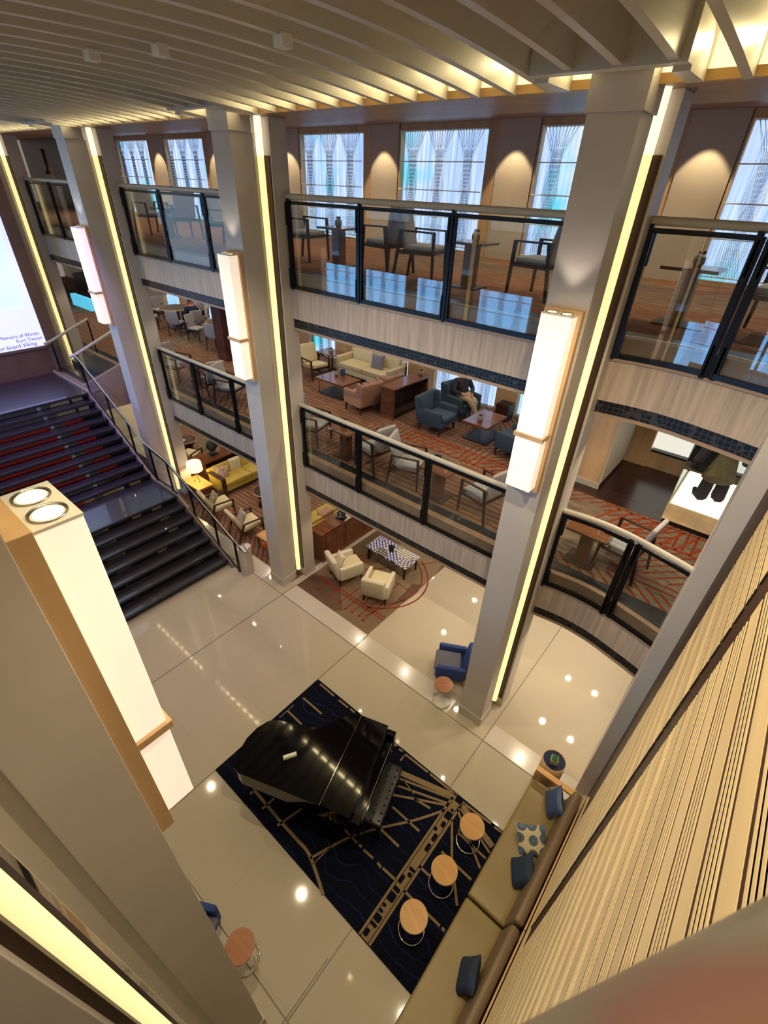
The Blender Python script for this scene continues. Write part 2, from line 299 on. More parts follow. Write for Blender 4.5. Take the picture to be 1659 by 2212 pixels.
# ------------------------------------------------------------------ mesh helpers
class MB:
    def __init__(s): s.v = []; s.f = []; s.mi = []; s.sm = []; s.X = Matrix.Identity(4)
    def at(s, loc=(0, 0, 0), rz=0, rx=0, ry=0):
        s.X = Matrix.Translation(Vector(loc)) @ Matrix.Rotation(rz, 4, 'Z') @ Matrix.Rotation(ry, 4, 'Y') @ Matrix.Rotation(rx, 4, 'X'); return s
    def add(s, V, F, m=0, sm=False):
        n = len(s.v); s.v += [tuple(s.X @ Vector(p)) for p in V]
        for f in F: s.f.append(tuple(n + i for i in f)); s.mi.append(m); s.sm.append(sm)
        return s
    def box(s, x0, x1, y0, y1, z0, z1, m=0):
        V = [(x0, y0, z0), (x1, y0, z0), (x1, y1, z0), (x0, y1, z0), (x0, y0, z1), (x1, y0, z1), (x1, y1, z1), (x0, y1, z1)]
        return s.add(V, [(0, 3, 2, 1), (4, 5, 6, 7), (0, 1, 5, 4), (1, 2, 6, 5), (2, 3, 7, 6), (3, 0, 4, 7)], m)
    def bar(s, a, b, w, h=None, m=0, up=(0, 0, 1), w2=None):
        a = Vector(a); b = Vector(b); h = h or w; d = (b - a).normalized(); u = Vector(up)
        if abs(d.dot(u)) > .98: u = Vector((0, 1, 0))
        r = d.cross(u).normalized(); u = r.cross(d); V = []
        for p, k in ((a, 1), (b, (w2 or w) / w)):
            for i, j in ((-1, -1), (1, -1), (1, 1), (-1, 1)): V.append(tuple(p + r * (i * w * k / 2) + u * (j * h * k / 2)))
        return s.add(V, [(0, 1, 2, 3), (7, 6, 5, 4), (0, 4, 5, 1), (1, 5, 6, 2), (2, 6, 7, 3), (3, 7, 4, 0)], m)
    def tube(s, pts, r, n=10, m=0, closed=False):
        pts = [Vector(p) for p in pts]; K = len(pts); V = []; F = []; pu = None
        for i, p in enumerate(pts):
            if closed: d = pts[(i + 1) % K] - pts[i - 1]
            else: d = pts[min(i + 1, K - 1)] - pts[max(i - 1, 0)]
            d.normalize()
            u = pu - d * pu.dot(d) if pu is not None else (Vector((0, 0, 1)) if abs(d.z) < .9 else Vector((1, 0, 0)))
            if pu is None: u = u - d * u.dot(d)
            u.normalize(); pu = u; q = d.cross(u); rr = r[i] if isinstance(r, (list, tuple)) else r
            for k in range(n):
                a = 2 * PI * k / n; V.append(tuple(p + (u * math.cos(a) + q * math.sin(a)) * rr))
        for i in range(K if closed else K - 1):
            j = (i + 1) % K
            for k in range(n): F.append((i * n + k, i * n + (k + 1) % n, j * n + (k + 1) % n, j * n + k))
        s.add(V, F, m, True)
        if not closed: s.add([V[k] for k in range(n)] + [V[(K - 1) * n + k] for k in range(n)], [tuple(range(n))[::-1], tuple(range(n, 2 * n))], m)
        return s
    def cyl(s, c, r, h, n=32, m=0, r2=None):
        x, y, z = c; r2 = r if r2 is None else r2; V = []
        for rr, zz in ((r, z), (r2, z + h)):
            for k in range(n): a = 2 * PI * k / n; V.append((x + rr * math.cos(a), y + rr * math.sin(a), zz))
        s.add(V, [(k, (k + 1) % n, n + (k + 1) % n, n + k) for k in range(n)], m, True)
        return s.add(V, [tuple(range(n))[::-1], tuple(range(n, 2 * n))], m)
    def lathe(s, prof, c=(0, 0, 0), n=24, m=0):
        V = []; K = len(prof)
        for r, z in prof:
            for k in range(n): a = 2 * PI * k / n; V.append((c[0] + r * math.cos(a), c[1] + r * math.sin(a), c[2] + z))
        F = [(i * n + k, i * n + (k + 1) % n, (i + 1) * n + (k + 1) % n, (i + 1) * n + k) for i in range(K - 1) for k in range(n)]
        return s.add(V, F, m, True)
    def prism(s, poly, z0, z1, m=0, sm=False):
        n = len(poly); V = [(p[0], p[1], z0) for p in poly] + [(p[0], p[1], z1) for p in poly]
        s.add(V, [tuple(range(n))[::-1], tuple(range(n, 2 * n))], m)
        return s.add(V, [(k, (k + 1) % n, n + (k + 1) % n, n + k) for k in range(n)], m, sm)
    def rbox(s, x0, x1, y0, y1, z0, z1, r=.04, n=7, m=0, puff=0.):
        cx, cy, cz = (x0 + x1) / 2, (y0 + y1) / 2, (z0 + z1) / 2; hx, hy, hz = (x1 - x0) / 2, (y1 - y0) / 2, (z1 - z0) / 2
        r = min(r, hx, hy, hz); V = []; F = []
        def crd(h):
            out = [-h, -h + r * .3, -h + r]; k = n - 5
            for i in range(1, k): out.append(-h + r + (2 * h - 2 * r) * i / k)
            return out + [h - r, h - r * .3, h]
        def face(f, A, B):
            b = len(V)
            for a in A:
                for c in B:
                    p = f(a, c); q = [max(-h + r, min(h - r, v)) for v, h in zip(p, (hx, hy, hz))]
                    d = Vector(p) - Vector(q)
                    if d.length > 1e-6: d = d.normalized() * r
                    w = Vector(q) + d
                    if puff:
                        e = (1 - (w.x / hx) ** 2) * (1 - (w.y / hy) ** 2) * (1 if hz <= min(hx, hy) else 0) + (1 - (w.x / hx) ** 2) * (1 - (w.z / hz) ** 2) * (1 if hy < min(hx, hz) else 0)
                        if hz <= min(hx, hy): w.z *= 1 + puff * e
                        elif hy < min(hx, hz): w.y *= 1 + puff * e
                    V.append((w.x + cx, w.y + cy, w.z + cz))
            nb = len(B)
            for i in range(len(A) - 1):
                for j in range(nb - 1): F.append((b + i * nb + j, b + (i + 1) * nb + j, b + (i + 1) * nb + j + 1, b + i * nb + j + 1))
        X, Y, Z = crd(hx), crd(hy), crd(hz)
        face(lambda a, c: (a, c, hz), X, Y); face(lambda a, c: (c, a, -hz), Y, X)
        face(lambda a, c: (hx, a, c), Y, Z); face(lambda a, c: (-hx, c, a), Z, Y)
        face(lambda a, c: (c, hy, a), Z, X) if False else face(lambda a, c: (a, hy, c), X[::-1], Z)
        face(lambda a, c: (a, -hy, c), X, Z)
        return s.add(V, F, m, True)
    def build(s, name, mats, parent=None, bevel=0.):
        me = bpy.data.meshes.new(name); me.from_pydata(s.v, [], s.f)
        if not isinstance(mats, (list, tuple)): mats = [mats]
        for mt in mats: me.materials.append(mt)
        me.polygons.foreach_set('material_index', s.mi); me.polygons.foreach_set('use_smooth', s.sm); me.update()
        o = bpy.data.objects.new(name, me); COL.objects.link(o)
        if parent: o.parent = parent
        if bevel:
            b = o.modifiers.new('bevel', 'BEVEL'); b.width = bevel; b.segments = 2; b.limit_method = 'ANGLE'
        return o
def tag(o, label, cat, group=None, kind=None):
    o['label'] = label; o['category'] = cat
    if group: o['group'] = group
    if kind: o['kind'] = kind
    return o
def struct(o): o['kind'] = 'structure'; return o
def thing(name, label, cat, loc=(0, 0, 0), rz=0, group=None, sc=1.):
    o = bpy.data.objects.new(name, None); COL.objects.link(o); o.empty_display_size = .1
    o.location = loc; o.rotation_euler = (0, 0, rz); o.scale = (sc, sc, sc)
    return tag(o, label, cat, group)
def dup(root, loc, rz, label, group=None, sc=None):
    r = root.copy(); COL.objects.link(r); r.location = loc; r.rotation_euler = (0, 0, rz); r['label'] = label
    if sc: r.scale = (sc, sc, sc)
    if group: r['group'] = group
    for ch in list(root.children):
        c = ch.copy(); COL.objects.link(c); c.parent = r
        for g in ch.children: d = g.copy(); COL.objects.link(d); d.parent = c
    return r
class Kind:   # first call builds the thing, later calls copy it
    def __init__(s, fn): s.fn = fn; s.p = None
    def __call__(s, loc, deg, label, group=None, sc=1.):
        rz = math.radians(deg)
        if s.p is None: s.p = s.fn(label, group); s.p.location = loc; s.p.rotation_euler = (0, 0, rz); s.p.scale = (sc,) * 3; return s.p
        return dup(s.p, loc, rz, label, group, sc)
# facing angle: pieces are modelled facing +y; F(deg) turns them to face deg (0 = +x, 90 = +y)
def F(deg): return deg - 90

# ------------------------------------------------------------------ setting: floors, slabs, walls
struct(MB().box(-32, 3, -7, 11.3, -.2, 0).build('floor', MARBLE))
b = MB()
for x0, x1 in ((-6.80, -4.50), (-4.47, -2.16), (-12.2, -7.6), (-1.37, 3)):
    b.box(x0, x1, 4.81, 5.21, 0, .004)
for x0, x1 in ((-6.80, -4.38), (-4.34, -2.16), (-12.2, -7.6)): b.box(x0, x1, -.12, .30, 0, .004)
struct(b.build('trim_1', STONEW))
b = MB()
for y in (4.80, .31): b.box(-13, 3, y - .006, y + .006, 0, .006)
for x in (-6.82, -4.485, -1.378): b.box(x - .006, x + .006, .31, 9 if x > -2 else 5.25, 0, .0055)
for x, y0, y1 in ((-6.82, -.8, .31), (-4.36, -.8, .31), (-1.41, -.8, 1.0)): b.box(x - .005, x + .005, y0, y1, 0, .0055)
struct(b.build('trim_2', mat('joint_line', (.16, .13, .09), .4)))
# slabs
def fas(z_led, zb, zt, name):
    pass
YC = [(-1.45, 5.79), (-1.2, 5.83), (-1.0, 5.85), (-.8, 5.85), (-.6, 5.83), (-.4, 5.79), (-.2, 5.74), (0., 5.69), (.2, 5.63), (.5, 5.5)]
for z0, z1, nm in ((2.42, 3.295, 'ceiling_lower'), (5.87, 6.755, 'ceiling_middle')):
    b = MB().box(-32, -1.45, 5.84, 11.3, z0, z1)
    b.prism([(-1.45, 11.3)] + [(x, y + .04) for x, y in YC] + [(1.2, 5.54), (1.2, 11.3)], z0, z1)
    b.box(-32, -1.6, -7, -.70, z0, z1)
    struct(b.build(nm, SOFFIT))
struct(MB().box(-32, 1.2, 6.95, 11.3, 9.22, 9.4).box(-32, 1.2, 5.2, 6.55, 8.80, 9.4).box(-32, 1.2, 6.55, 6.95, 9.30, 9.4).box(-32, -1.6, -7, -.1, 8.8, 9.4).build('ceiling_perimeter', SOFFIT))
# carpets on the lounges
struct(MB().box(-32, -1.45, 6.15, 11.2, D1 - .001, D1).build('floor_middle_lounge', CARP))
struct(MB().box(-32, 1.2, 6.15, 11.2, D2 - .001, D2).build('floor_upper_lounge', CARP2))
struct(MB().box(-1.45, 1.2, 6.15, 8.46, D1 - .001, D1).build('floor_gallery', CARP))
struct(MB().box(-2.9, 1.2, 8.46, 11.0, D1 - .001, D1 + .002).build('floor_planks', DKFLOOR))
b = MB()
for d in (D1, D2):
    b.box(-32, -1.45, 5.97, 6.15, d - .002, d + .001); b.prism([(x, y + .13) for x, y in YC] + [(.5, 6.15), (-1.45, 6.15)], d - .002, d + .001)
struct(b.build('trim_3', BLACKS))
struct(MB().box(-13, -6.98, 5.23, 9.6, 0, .008).box(-17, -13, 5.23, 9.6, 0, .008).build('floor_left_carpet', CARP))
# window wall (upper and middle decks)
def wx(k): return -1.70 - 3.497 * k
b = MB(); b2 = MB(); b3 = MB()
b.box(-32, 1.3, 11.06, 11.25, 0, 2.42)
struct(b.build('wall_lower', DKWALL))
b = MB()
for k in range(-1, 9):
    x = wx(k)
    b.box(x - .04, x + .0, 10.94, 11.1, D2, 9.10)
    b.box(x + 2.30, x + 2.60, 10.96, 11.1, D2, 9.22)
    b.box(x - .04, x + 2.30, 10.96, 11.1, 9.08, 9.22)
    b.box(x, x + 2.30, 10.96, 11.1, D2, D2 + .07)
    b2.box(x + 2.60, x + 3.44, 10.92, 11.1, D2, 9.22)
struct(b.build('wall_upper', OAK)); struct(b2.build('wall_upper_panels', BEIGEP))
WM = [(-12.18, -11.0), (-8.3, -8.05), (-7.13, -5.19), (-4.59, -2.7), (-21.5, -20.2), (-18.4, -17.9), (-17.75, -16.6)]
xs = sorted(WM); b = MB(); px = -32
for a, c in xs: b.box(px, a, 10.9, 11.05, D1, 5.88); px = c
b.box(px, -2.9, 10.9, 11.05, D1, 5.88)
struct(b.build('wall_middle', OAK))
struct(MB().box(-2.95, -1.75, 8.80, 10.55, D1, 5.88).build('wall_partition', OAK, bevel=.004))
struct(MB().box(-1.76, -1.70, 8.84, 10.5, D1 + .1, 5.88).box(-2.93, -1.70, 8.78, 8.80, D1, D1 + .12).build('wall_partition_side', BEIGEP))
b = MB().box(-1.75, -1.30, 10.48, 10.7, D1, 5.88).box(-1.30, 1.2, 10.48, 10.7, D1, D1 + .36).box(-1.75, -1.28, 10.44, 10.48, D1, D1 + .12)
struct(b.build('wall_gallery', OAK))
struct(MB().box(-1.30, 1.2, 10.62, 10.64, D1 + .36, 5.6).build('window_1', mat('display_window_glow', (.6, .55, .45), .5, emit=(.75, .75, .65), es=.9)))
struct(MB().box(-1.28, .6, 10.46, 10.6, D1 + .36, D1 + .40).build('trim_4', BLACKS))
# window panes
n = 1
for k in range(-1, 9):
    x = wx(k); n += 1
    struct(MB().box(x, x + 2.30, 11.10, 11.12, D2 + .07, 9.08).build('window_%d' % n, WIN))
for a, c in WM:
    n += 1
    struct(MB().box(a, c, 11.06, 11.08, D1 + .02, 5.88).build('window_%d' % n, WIN))
# near-side windows: the daylight that falls across the atrium on the far columns
for z0, z1 in ((3.40, 5.75), (6.83, 8.76)):
    for k in range(7):
        n += 1; x = -1.9 - 3.0 * k
        struct(MB().box(x - 2.30, x, -6.62, -6.6, z0, z1).build('window_%d' % n, WINN if z0 < 5 else WINU))
struct(MB().box(-32, 3, -6.9, -6.65, 0, 9.3).build('wall_near', OAK))
# atrium ceiling above the ribs
struct(MB().box(-32, 3, -.2, 5.2, 9.12, 9.3).build('ceiling', CREAMP))
b = MB()
for k in range(-16, 72):
    x = -4.33 + .376 * (12 - k) if False else -4.33 - .376 * (k - 12)
    if x > 1.2 or x < -31: continue
    near = min(abs(x - (c - .22)) for c in [-1.57 - 5.44 * j for j in range(6)])
    y1 = 4.62 if near < .30 else 5.2
    y0 = .52 if near < .30 else -.06
    P = []; K = 18
    for i in range(K + 1):
        y = -.06 + 5.26 * i / K
        y = max(y0, min(y1, y))
        P.append((y, 8.77 + .13 * math.sin(PI * (y + .06) / 5.26)))
    V = [(x + dx, y, z) for dx in (-.035, .035) for y, z in P] + [(x + dx, y, 9.13) for dx in (-.035, .035) for y, z in P]
    q = K + 1; Fs = []
    for i in range(K):
        Fs += [(i, i + 1, q + i + 1, q + i), (i, 2 * q + i, 2 * q + i + 1, i + 1), (q + i + 1, 3 * q + i + 1, 3 * q + i, q + i)]
    Fs += [(0, q, 3 * q, 2 * q), (K, 2 * q + K, 3 * q + K, q + K)]
    b.add(V, Fs)
struct(b.build('ceiling_ribs', CREAMP))
b = MB()
for j in range(6):
    xc = -1.57 - 5.44 * j - .22
    for y0, y1 in ((4.60, 4.72), (.42, .54)): b.box(xc - .60, xc + .56, y0, y1, 8.80, 9.13)
    for xx in (xc - .60, xc + .44): b.box(xx, xx + .12, 4.72, 5.2, 8.77, 9.13)
struct(b.build('ceiling_cross_beams', CREAMP))
struct(MB().box(-32, 1.2, 5.17, 5.24, 8.775, 8.84).box(-32, 1.2, -.1, -.03, 8.775, 8.84).build('trim_5', mat('amber_edge', (.50, .30, .10), .5)))
struct(MB().box(-32, 1.2, 6.50, 6.56, 9.10, 9.20).build('trim_6', COVE))
struct(MB().box(-32, 1.2, 5.185, 5.2, 8.84, 9.12).box(-32, 1.2, -.06, -.045, 8.84, 9.12).build('trim_9', mat('rib_cove_glow', (1, .9, .6), .6, emit=(1, .80, .40), es=1.1)))
b = MB()
for x in [i * .9 - 30 for i in range(34)]: b.cyl((x, 6.62, 9.18), .03, .12, 8)
struct(MB().box(-32, 1.2, 6.56, 6.95, 9.22, 9.29).build('trim_7', BLACKS))
struct(MB().box(-32, 1.2, 6.9, 7.0, 8.98, 9.22).build('trim_8', mat('copper_wood', (.30, .15, .07), .3)))

# ------------------------------------------------------------------ columns
def column(x, near, label):
    s = -1 if near else 1; y0 = .14 if near else 5.0; e = .055 if near else 0
    Y = lambda d: y0 + s * d
    def bx(b, xa, xb, da, db, za, zb, m=0):
        ya, yb = sorted((Y(da), Y(db))); return b.box(xa, xb, ya, yb, za, zb, m)
    t = thing('column', label, 'column', (0, 0, 0), group='light-channel columns along the atrium')
    b = MB(); bx(b, x - .44, x, 0, .33, 0, 8.60); bx(b, x - .42, x - .02, .33, .41 + e, 0, 8.60); bx(b, x - .46, x + .02, -.02, .36, 8.60, 9.0)
    b.build('shaft', PAINT, t, bevel=.004)
    b = MB(); bx(b, x - .455, x + .015, -.015, .345, 0, .22); bx(b, x - .435, x - .005, .345, .42, 0, .22); b.build('plinth', PAINT, t, bevel=.004)
    b = MB(); bx(b, x - .56, x + .12, .60 + e, .92 + e, 0, 8.80); b.build('rear_pilaster', PAINT, t, bevel=.004)
    b = MB(); bx(b, x - .53, x + (.06 if near else .09), .585 + e * .3, .60 + e, .25, 8.35); b.build('dark_strip', WALNUT, t)
    if not near: b = MB(); bx(b, x - .32, x - .16, .41, .60, 0, 8.8); b.build('core', PAINT, t)
    for xx in ((x - .02,) if near else (x - .02, x - .42)):
        b = MB().cyl((xx, Y(.515 + e * .9), .22), .050, 8.13, 20); b.build('light_channel', CHANW, t)
        b = MB().cyl((xx, Y(.515 + e * .9), 8.35), .053, .45, 20); b.build('light_channel_top', CHANT, t)
    return t
names = ['foremost', 'second', 'third', 'fourth', 'fifth']
fl = ['white column beside the blue armchair, nearest on the far side', 'white column between the piano rug and foot of the stairs, far side', 'white column rising behind the stair handrail at mid flight', 'narrow white column right beside the projection screen', 'white column hidden beyond the screen wall']
for k in range(4): column(COLX[k], False, fl[k])
column(COLX[0], True, 'huge white column at lower left, closest to the viewer')
column(COLX[1], True, 'white column of the near row, next towards the stairs')
def light_box(x, near, label):
    s = -1 if near else 1; y0 = .14 if near else 5.0
    t = thing('light_box', label, 'wall light', (x - .22, y0, 5.05), PI if near else 0, 'tall glowing boxes on the columns')
    MB().box(-.195, .195, -.075, 0, 0, 2.06).build('back_board', OAK, t, bevel=.003)
    MB().box(-.155, .155, -.235, -.075, .07, .72).box(-.155, .155, -.235, -.075, .77, 2.03).build('diffuser', BOXW, t, bevel=.004)
    MB().box(-.157, .157, -.237, -.075, 2.022, 2.034).build('top_cap', WHITEP, t)
    MB().box(-.175, .175, -.255, -.075, .72, .77).build('wood_band', OAK, t, bevel=.003)
    for xx in (-.075, .075):
        r = MB().lathe([(.064, 2.034), (.064, 2.040), (.058, 2.040), (.050, 2.028)], (xx, -.155, 0)).build('lamp_rim', STEEL, t)
        MB().cyl((xx, -.155, 2.034), .047, .004, 24).build('lamp_lens', LENS, r)
    l = lamp('SPOT', (x - .22, y0 - s * .155, 7.13), 9, (1, .85, .68), rot=(PI - math.radians(0), 0, 0), size=.04, spot=75, name='uplight')
    return t
bl = ['glowing wall box on the column beside the blue armchair', 'glowing wall box on the column left of the middle balcony', 'glowing wall box on the column behind the stairs']
for k in range(3): light_box(COLX[k], False, bl[k])
light_box(COLX[0], True, 'huge glowing wall box with two round lamps on top, at lower left')

# ------------------------------------------------------------------ balconies: fascia and railing per bay
def fascia(x0, x1, zl, idx, curve=None, near=False):
    pts = curve or ([(x0, 5.80), (x1, 5.80)] if not near else [(x1, -.66), (x0, -.66)])
    def strip(name, mt, off, d, z0, z1):
        b = MB()
        poly = [(x, y - off) if not near else (x, y + off) for x, y in pts] + [(x, y + d) if not near else (x, y - d) for x, y in pts[::-1]]
        b.prism(poly, z0, z1); return b.build(name, mt)
    n0 = idx
    struct(strip('trim_%d' % (idx), FASCIA, 0, .05, zl - .50, zl - .03))
    struct(strip('trim_%d' % (idx + 1), LIP, .02, .06, zl - .03, zl))
    struct(strip('trim_%d' % (idx + 2), BAND, -.015, .06, zl - .65, zl - .50))
    struct(strip('trim_%d' % (idx + 3), LIP, .0, .08, zl - .69, zl - .65))
    struct(strip('trim_%d' % (idx + 4), FASCIA, -.115, .17, zl, zl + .222))
def railing(pts, zl, zr, joints, label, near=False, hand=HANDR):
    t = thing('glass_railing', label, 'railing', (0, 0, 0))
    def P(s_):  # point at fraction along pts
        L_ = [0]
        for a, c in zip(pts, pts[1:]): L_.append(L_[-1] + math.dist(a, c))
        d = s_ * L_[-1]
        for i in range(len(pts) - 1):
            if d <= L_[i + 1] + 1e-9:
                q = (d - L_[i]) / (L_[i + 1] - L_[i]); return (pts[i][0] + (pts[i + 1][0] - pts[i][0]) * q, pts[i][1] + (pts[i + 1][1] - pts[i][1]) * q)
        return pts[-1]
    tot = sum(math.dist(a, c) for a, c in zip(pts, pts[1:]))
    K = 1 if len(pts) == 2 else 16
    hp = [P(i / K) for i in range(K + 1)]
    MB().tube([(x, y, zr - .035) for x, y in hp], .04, 12).build('handrail', hand, t)
    for i in range(len(joints) - 1):
        a, c = joints[i] + .03 / tot, joints[i + 1] - .03 / tot
        fr = MB(); k2 = 1 if K == 1 else 5
        pp = [P(a + (c - a) * j / k2) for j in range(k2 + 1)]
        for p, q in zip(pp, pp[1:]):
            fr.bar((*p, zr - .115), (*q, zr - .115), .035, .045); fr.bar((*p, zl + .03), (*q, zl + .03), .05, .05)
        for p in (pp[0], pp[-1]): fr.bar((*p, zl), (*p, zr - .10), .05, .045, up=(0, 1, 0))
        fo = fr.build('panel_frame', BRONZE, t)
        g = MB()
        for p, q in zip(pp, pp[1:]): g.bar((*p, (zl + zr) / 2 - .04), (*q, (zl + zr) / 2 - .04), .012, zr - zl - .19)
        g.build('glass_pane', GLASS, fo)
    for j in joints:
        p = P(min(max(j, .012), .988))
        for q in ((0,) if len(pts) == 2 or j == 0 else (-.055, .055)): MB().bar((p[0] + q, p[1], zl - .01), (p[0] + q, p[1], zr - .06), .035 if q == 0 else .055, .07, up=(0, 1, 0)).build('post', BRONZE, t)
        for dz in (zl + .02, zr - .42):
            for q in (-.05, .05): MB().bar((p[0] + q, p[1] - .02, dz), (p[0] + q, p[1] - .02, dz + .3), .02, .03).build('clamp', BRONZE, t)
    return t
idx = 10
bays = [(-6.89, -2.13, 'middle'), (-12.33, -7.57, 'left'), (-17.77, -13.01, 'far left')]
for x0, x1, nm in bays:
    for zl, zr, dk in ((3.07, 4.47, 'lower'), (6.54, 7.89, 'upper')):
        if nm == 'far left' and dk == 'lower': x1_ = x1
        fascia(x0, x1, zl, idx); idx += 5
        if not (nm == 'far left' and dk == 'lower'):
            railing([(x0 + .03, 5.80), (x1 - .03, 5.80)], zl, zr, [0, 1 / 3, 2 / 3, 1], '%s balcony glass railing in the %s bay, bronze framed' % (dk, nm))
for zl, zr, dk in ((3.07, 4.47, 'lower'), (6.54, 7.89, 'upper')):
    fascia(0, 0, zl, idx, curve=YC); idx += 5
    railing(YC, zl, zr, [0, .49, .92], '%s balcony glass railing curving toward the slatted wall' % dk)
for x0, x1 in ((-6.89, -2.13),):
    for zl, zr, dk in ((3.07, 4.47, 'lower'), (6.54, 7.89, 'upper')):
        fascia(x0, x1, zl, idx, near=True); idx += 5
        railing([(x0 + .03, -.68), (x1 - .03, -.68)], zl, zr, [0, 1 / 3, 2 / 3, 1], '%s glass railing of the near balcony glimpsed at lower left' % dk, near=True)

# ------------------------------------------------------------------ slatted wall on the right
b = MB().box(.391, .6, -6.6, 5.5, 0, 9.1); struct(b.build('wall_right', WALNUT))
def slats(y0, y1, nm):
    a = MB(); f = MB(); bk = MB(); z = .05; i = 0
    while z < 8.75:
        mb = a if i % 2 else f
        if i % 2: mb.box(.38, .382, y0, y1, z, z + .119)
        else:
            for q in range(7): zz = z + q * .017; mb.box(.38 + (.002 if q % 2 else 0), .383, y0, y1, zz, zz + .017)
        bk.box(.382, .391, y0, y1, z + .0005, z + .1185)  # walnut colour darkens the board edges, standing in for shade in the gaps
        z += .148; i += 1
    struct(bk.build('wall_right_shade_battens_%s' % nm, WALNUT)); o = a.build('wall_right_slats_%s' % nm, OAKH); struct(o); o = f.build('wall_right_fluted_%s' % nm, FLUTE); struct(o)
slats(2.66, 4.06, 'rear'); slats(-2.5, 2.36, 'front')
struct(MB().box(.20, .46, 5.07, 5.9, 0, 9.1).build('wall_right_pilaster', PAINT, bevel=.004))


# ------------------------------------------------------------------ projection screen end
XW = -16.95
struct(MB().box(XW - .3, XW, -.6, 4.67, 0, 9.1).build('wall_left', mat('umber_wall', (.13, .075, .05), .5, var=.15, vscale=3)))
struct(MB().box(XW - .6, XW + .02, 4.67, 5.0, 2.9, 9.1).box(XW - .3, XW + .05, .2, 4.67, 3.70, 3.76).build('trim_90', mat('umber_frame', (.17, .10, .08), .45), bevel=.004))
sc = MB().box(XW + .02, XW + .05, .2, 4.67, 3.78, 8.7).build('projection_screen', SCREEN)
tag(sc, 'large glowing lilac projection screen above the top stair landing', 'screen')
INK = mat('caption_ink', (.12, .11, .2), .8)
for txt, sz, z, y in (('Memoirs of Winter', .13, 4.10, 4.58), ('Kurt Tiessen', .13, 3.97, 4.62), ('Introduction on board Viking', .15, 3.83, 4.42)):
    cu = bpy.data.curves.new('caption', 'FONT'); cu.body = txt; cu.size = sz; cu.align_x = 'RIGHT'; cu.extrude = .001
    cu.materials.append(INK); tmp = bpy.data.objects.new('tmp', cu); COL.objects.link(tmp); bpy.context.view_layer.update(); me_ = bpy.data.meshes.new_from_object(tmp.evaluated_get(bpy.context.evaluated_depsgraph_get())); bpy.data.objects.remove(tmp, do_unlink=True); o = bpy.data.objects.new('caption', me_); COL.objects.link(o)
    o.location = (XW + .056, y, z); o.rotation_euler = (PI / 2, 0, PI / 2); o.parent = sc
# added violet spots without a fitting, standing in for screen glow on the stairs
for px0, py0, pw in ((-11.66, 4.45, 900), (-9.78, .9, 900), (-6.02, 2.6, 260)):
    v_ = (Vector((-14.2, 2.6, 1.8) if px0 < -8 else (-8.6, 2.9, 0)) - Vector((px0, py0, 8.70))); lamp('SPOT', (px0, py0, 8.70), pw, (.33, .20, 1.0), rot=v_.to_track_quat('-Z', 'Y').to_euler(), size=.04, spot=62, name='violet_fill', blend=.8)

# ------------------------------------------------------------------ stairs
st = thing('staircase', 'wide black open staircase with coloured strips between treads, below the screen', 'staircase', (0, 0, 0))
T = [(-8.59 - .3267 * i, .176 * (i + 1)) for i in range(7)]
T2 = [(-11.81 - .2944 * j, 1.232 + .1735 * (j + 1)) for j in range(10)]
T[6] = (-10.55, 1.232)
Y0, Y1 = .30, 4.56
def tread(x, z, d):
    o = MB().box(x - d, x - .05, Y0, Y1, z - .045, z).build('tread', STAIRB, st)
    MB().box(x - .05, x, Y0, Y1, z - .05, z + .002).build('nosing', NOSE, o)
for i, (x, z) in enumerate(T): tread(x, z, .36 if i < 6 else 1.62)
for j, (x, z) in enumerate(T2): tread(x, z, .33 if j < 9 else 2.42)
rcols = [mat('strip_%s' % n_, c, .3) for n_, c in (('black', (.005, .005, .006)), ('red', (.42, .02, .012)), ('grey', (.11, .11, .12)), ('pale', (.50, .58, .62)), ('sand', (.42, .36, .2)), ('brown', (.08, .045, .03)))]
def riser(x, z, h, segs):
    b = MB()
    for y0, y1, m_ in segs: b.box(x - .10, x - .09, y0, y1, z - h, z - .05, m_)
    b.build('riser_strip', rcols, st)
for j, (x, z) in enumerate(T2):
    base = [(Y0, .9, 5), (.9, 1.6, 2), (1.6, 3.25, 1 if 2 <= j <= 7 else 2), (3.25, 3.34, 3), (3.34, 3.58, 2), (3.58, 4.05, 1 if 2 <= j <= 7 else (4 if j > 7 else 5)), (4.05, 4.12, 0), (4.12, 4.40, 4 if j in (8, 9, 0) else 0), (4.40, Y1, 0)]
    if j == 0: base = [(Y0, 2.2, 5), (2.2, 2.6, 4), (2.6, 2.85, 1), (2.85, 3.1, 4), (3.1, 3.3, 2), (3.3, 3.75, 4), (3.75, 3.85, 3), (3.85, 4.0, 0), (4.0, 4.3, 4), (4.3, Y1, 0)]
    riser(x, z, .17, base)
for i, (x, z) in enumerate(T):
    o_ = .12 * i
    riser(x, z, .17, [(Y0, 1.4, 0), (1.4, 1.46, 3), (1.46, 1.9, 0 if i % 2 else 5), (1.9, 2.4, 0), (2.4, 2.46, 2), (2.46, 2.75, 2 if i > 2 else 0), (2.75, 2.8, 4 if i > 3 else 0), (2.8, 3.4, 0), (3.4, 3.62, 4 if i in (6, 3) else 0), (3.62, 3.9, 0), (3.9, 4.15, 4 if i > 3 else 2), (4.15, Y1, 0)])
